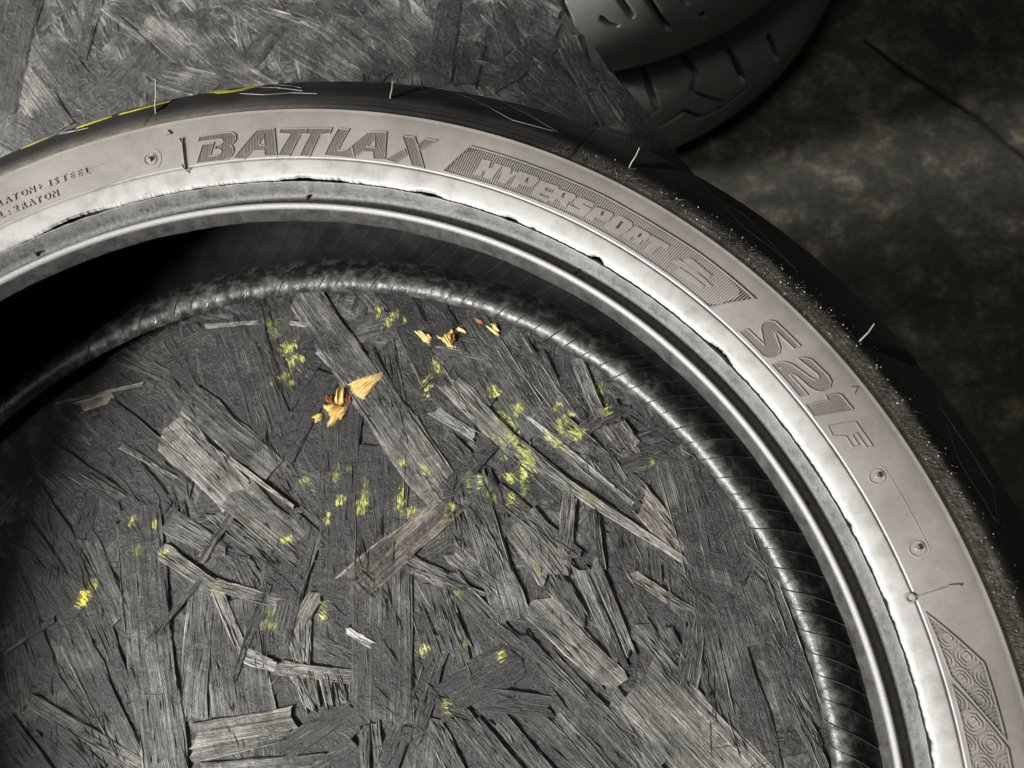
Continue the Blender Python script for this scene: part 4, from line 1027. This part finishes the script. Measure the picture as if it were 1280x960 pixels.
for p in ([(300, 117), (330, 118.5), (365, 116), (396, 117)], [(315, 108.5), (350, 110), (378, 113.5)], [(342, 106), (362, 107), (376, 110)], [(330, 113), (345, 110), (360, 111)],
          [(560, 103), (600, 113), (640, 126), (665, 145), (697, 165)], [(546, 106), (600, 128), (640, 150), (692, 164)], [(600, 113), (650, 138), (692, 162)], [(600, 131), (632, 136)],
          k4([(100, 150), (200, 260), (350, 370), (460, 465)]), k4([(100, 140), (200, 190), (260, 255), (340, 340), (440, 450)]), k4([(0, 55), (100, 145)]),
          k7([(500, 300), (590, 430), (680, 560), (790, 740), (820, 930)]), k7([(540, 400), (600, 580), (660, 690), (730, 790), (810, 930)]), k7([(620, 668), (680, 648), (745, 630)]),
          [(40, 172), (80, 165), (100, 163)], [(74, 168), (110, 160)]):
    surf_line(p, .00026, .00012, M_line_glint, 'tread_line')
for p in ([(26, 178.5), (75, 163)], [(96, 157.5), (140, 143)], [(150, 140.5), (190, 130), (212, 124.5)]):
    surf_line([(x, y + 2.2) for x, y in p], .0042, .00010, M_yellow, 'paint_stripe')
surf_line([(262, 114), (268, 113), (280, 115), (300, 112.5), (316, 108), (323, 105)], .0075, .00014, M_yellow, 'paint_mark', sub=4)

# dust fringe, crumbs and fibres on the shoulder of the tread
def on_tread(th, s):
    r = np.interp(s, PS, PT[:, 0]); z = np.interp(s, PS, PT[:, 1]); return th, r, z
cm = MB(); fm = MB()
for k in range(1500):
    a = random.uniform(-3, 62) if k % 4 else random.uniform(8, 42)
    s = abs(random.gauss(0, 8 if a < 42 else 5)) + .6; h = on_tread(math.radians(a), s); p = w3(h); n = tnormal(h)
    sz = .00007 + .00032 * random.random() ** 6
    t1 = np.cross(n, [0.3, .5, .8]); t1 /= np.linalg.norm(t1); t2 = np.cross(n, t1)
    cm.add([p + t1 * sz * random.uniform(.6, 1), p - t1 * sz * .5 + t2 * sz * random.uniform(.6, 1), p - t1 * sz * .5 - t2 * sz, p + n * sz * random.uniform(.8, 1.8)], [(0, 1, 3), (1, 2, 3), (2, 0, 3)])
o = cm.build('rubber_crumbs', M_crumb, tyre); o['kind'] = 'stuff'
for k in range(5200):
    a = random.uniform(-6, 64)
    g = .5 + noise.noise(Vector((a * .35, 5, 0))) + .6 * noise.noise(Vector((a * 1.3, 8, 0)))
    if g < random.random() * .9: continue
    s0 = abs(random.gauss(0, 3.2)) + .3; l = random.uniform(.6, 3.4)
    th = math.radians(a); sk = random.gauss(-.25, .35)
    h0 = on_tread(th, s0); h1 = on_tread(th + sk * l / 262, s0 + l); p0, p1 = w3(h0), w3(h1); n = tnormal(h0)
    d = p1 - p0; sd = np.cross(d, n); sd /= np.linalg.norm(sd); wd = random.uniform(.00006, .00014)
    fm.add([p0 - sd * wd, p0 + sd * wd, p1 + n * random.uniform(.0001, .0005), p0 + n * .0002], [(0, 1, 3), (1, 2, 3), (2, 0, 3)])
o = fm.build('dust_fibres', M_dustf, tyre); o['kind'] = 'stuff'

# ------------------------------------------------------------------ two more tyres stacked on the floor
SX, SY = .11, .86
prof_b = [(222, 150), (228, 158), (240, 162), (262, 165), (276, 163), (287, 157), (296, 146), (304, 128), (309, 106), (311, 82.5)]
full = prof_b + [(r, 165 - z) for r, z in prof_b[::-1][1:]]
TB = catmull(prof_b[4:] + [(r, 165 - z) for r, z in prof_b[::-1][1:6]], 1.0)
SB = np.concatenate([[0], np.cumsum(np.linalg.norm(np.diff(TB, axis=0), axis=1))])
inner_b = [(222, 150), (224, 146), (250, 150), (275, 148), (292, 130), (301, 100), (302, 82.5)]
inner_b = inner_b + [(r, 165 - z) for r, z in inner_b[::-1][1:]]
def old_tyre(z0, label, grooves):
    t = thing('stacked_tyre', label, 'tyre', (SX, SY, z0), 'tyres stacked on the floor')
    sol = Solid(full + inner_b[::-1], (SX, SY, z0)); G = []
    for g in grooves:
        pts = []
        for x, y, w_ in g:
            h = sol.hit(x, y)
            if h: pts.append((h[0] * 285, SB[np.argmin((TB[:, 0] - h[1]) ** 2 + (TB[:, 1] - h[2]) ** 2)], w_))
        if len(pts) > 1: G.append(pts)
    th = thetas(-135, -30, .13, 3.0)
    def disp(thc, R, Z):
        f = groove_disp_factory(G, SB, 9.0); dr, dz = f(thc, R, Z); return dr - .8 * np.abs(dz), dr * 0
    lathe('tread', TB, th, M_oldtyre, t, disp, flip=True)
    lathe('sidewall', catmull(prof_b[:5], 3), th, M_oldside, t, flip=True)
    lathe('sidewall', catmull([(r, 165 - z) for r, z in prof_b[:5]], 3), th, M_oldside, t)
    lathe('inner_liner', catmull(inner_b, 6), th, M_liner, t)
    return t
zq = lambda p: [(680 + x / 4, y / 4, w_ * 1.25) for x, y, w_ in p]
old_tyre(FZ, 'lower dusty black tyre of the stack on the floor behind the board, zigzag grooves', [
    zq([(480, 305, 2.2), (515, 400, 2.4), (560, 530, 2.0)]), zq([(700, 290, 2.2), (760, 375, 2.4), (742, 465, 2.6)]), zq([(920, 250, 2.2), (1000, 410, 2.2)]), zq([(275, 290, 2), (295, 345, 2)]),
    zq([(500, 588, 1.4), (572, 545, 1.4)]), zq([(575, 632, 1.6), (640, 600, 2), (700, 556, 2.2)]), zq([(700, 556, 1.6), (780, 585, 2), (900, 530, 2), (1020, 430, 2)]), zq([(745, 465, 1.8), (900, 510, 1)]), zq([(715, 632, 2), (800, 758, 2)]), zq([(868, 592, 2), (930, 668, 2)]), zq([(1120, 180, 2), (1165, 300, 2)])])
old_tyre(FZ + .165, 'upper dusty black tyre of the stack on the floor behind the board, straight short grooves', [
    zq([(40, -110, 2), (85, 5, 2), (135, 108, 1.6)]), zq([(330, -110, 2), (385, 0, 2), (440, 78, 1.8)]), zq([(460, -110, 2), (525, 0, 2), (620, 145, 2.2)]), zq([(640, -90, 2), (720, 20, 2)]), zq([(290, 92, 2), (320, 115, 1.4), (370, 128, .8)]), zq([(790, 70, 2), (800, 80, 1.5)])])
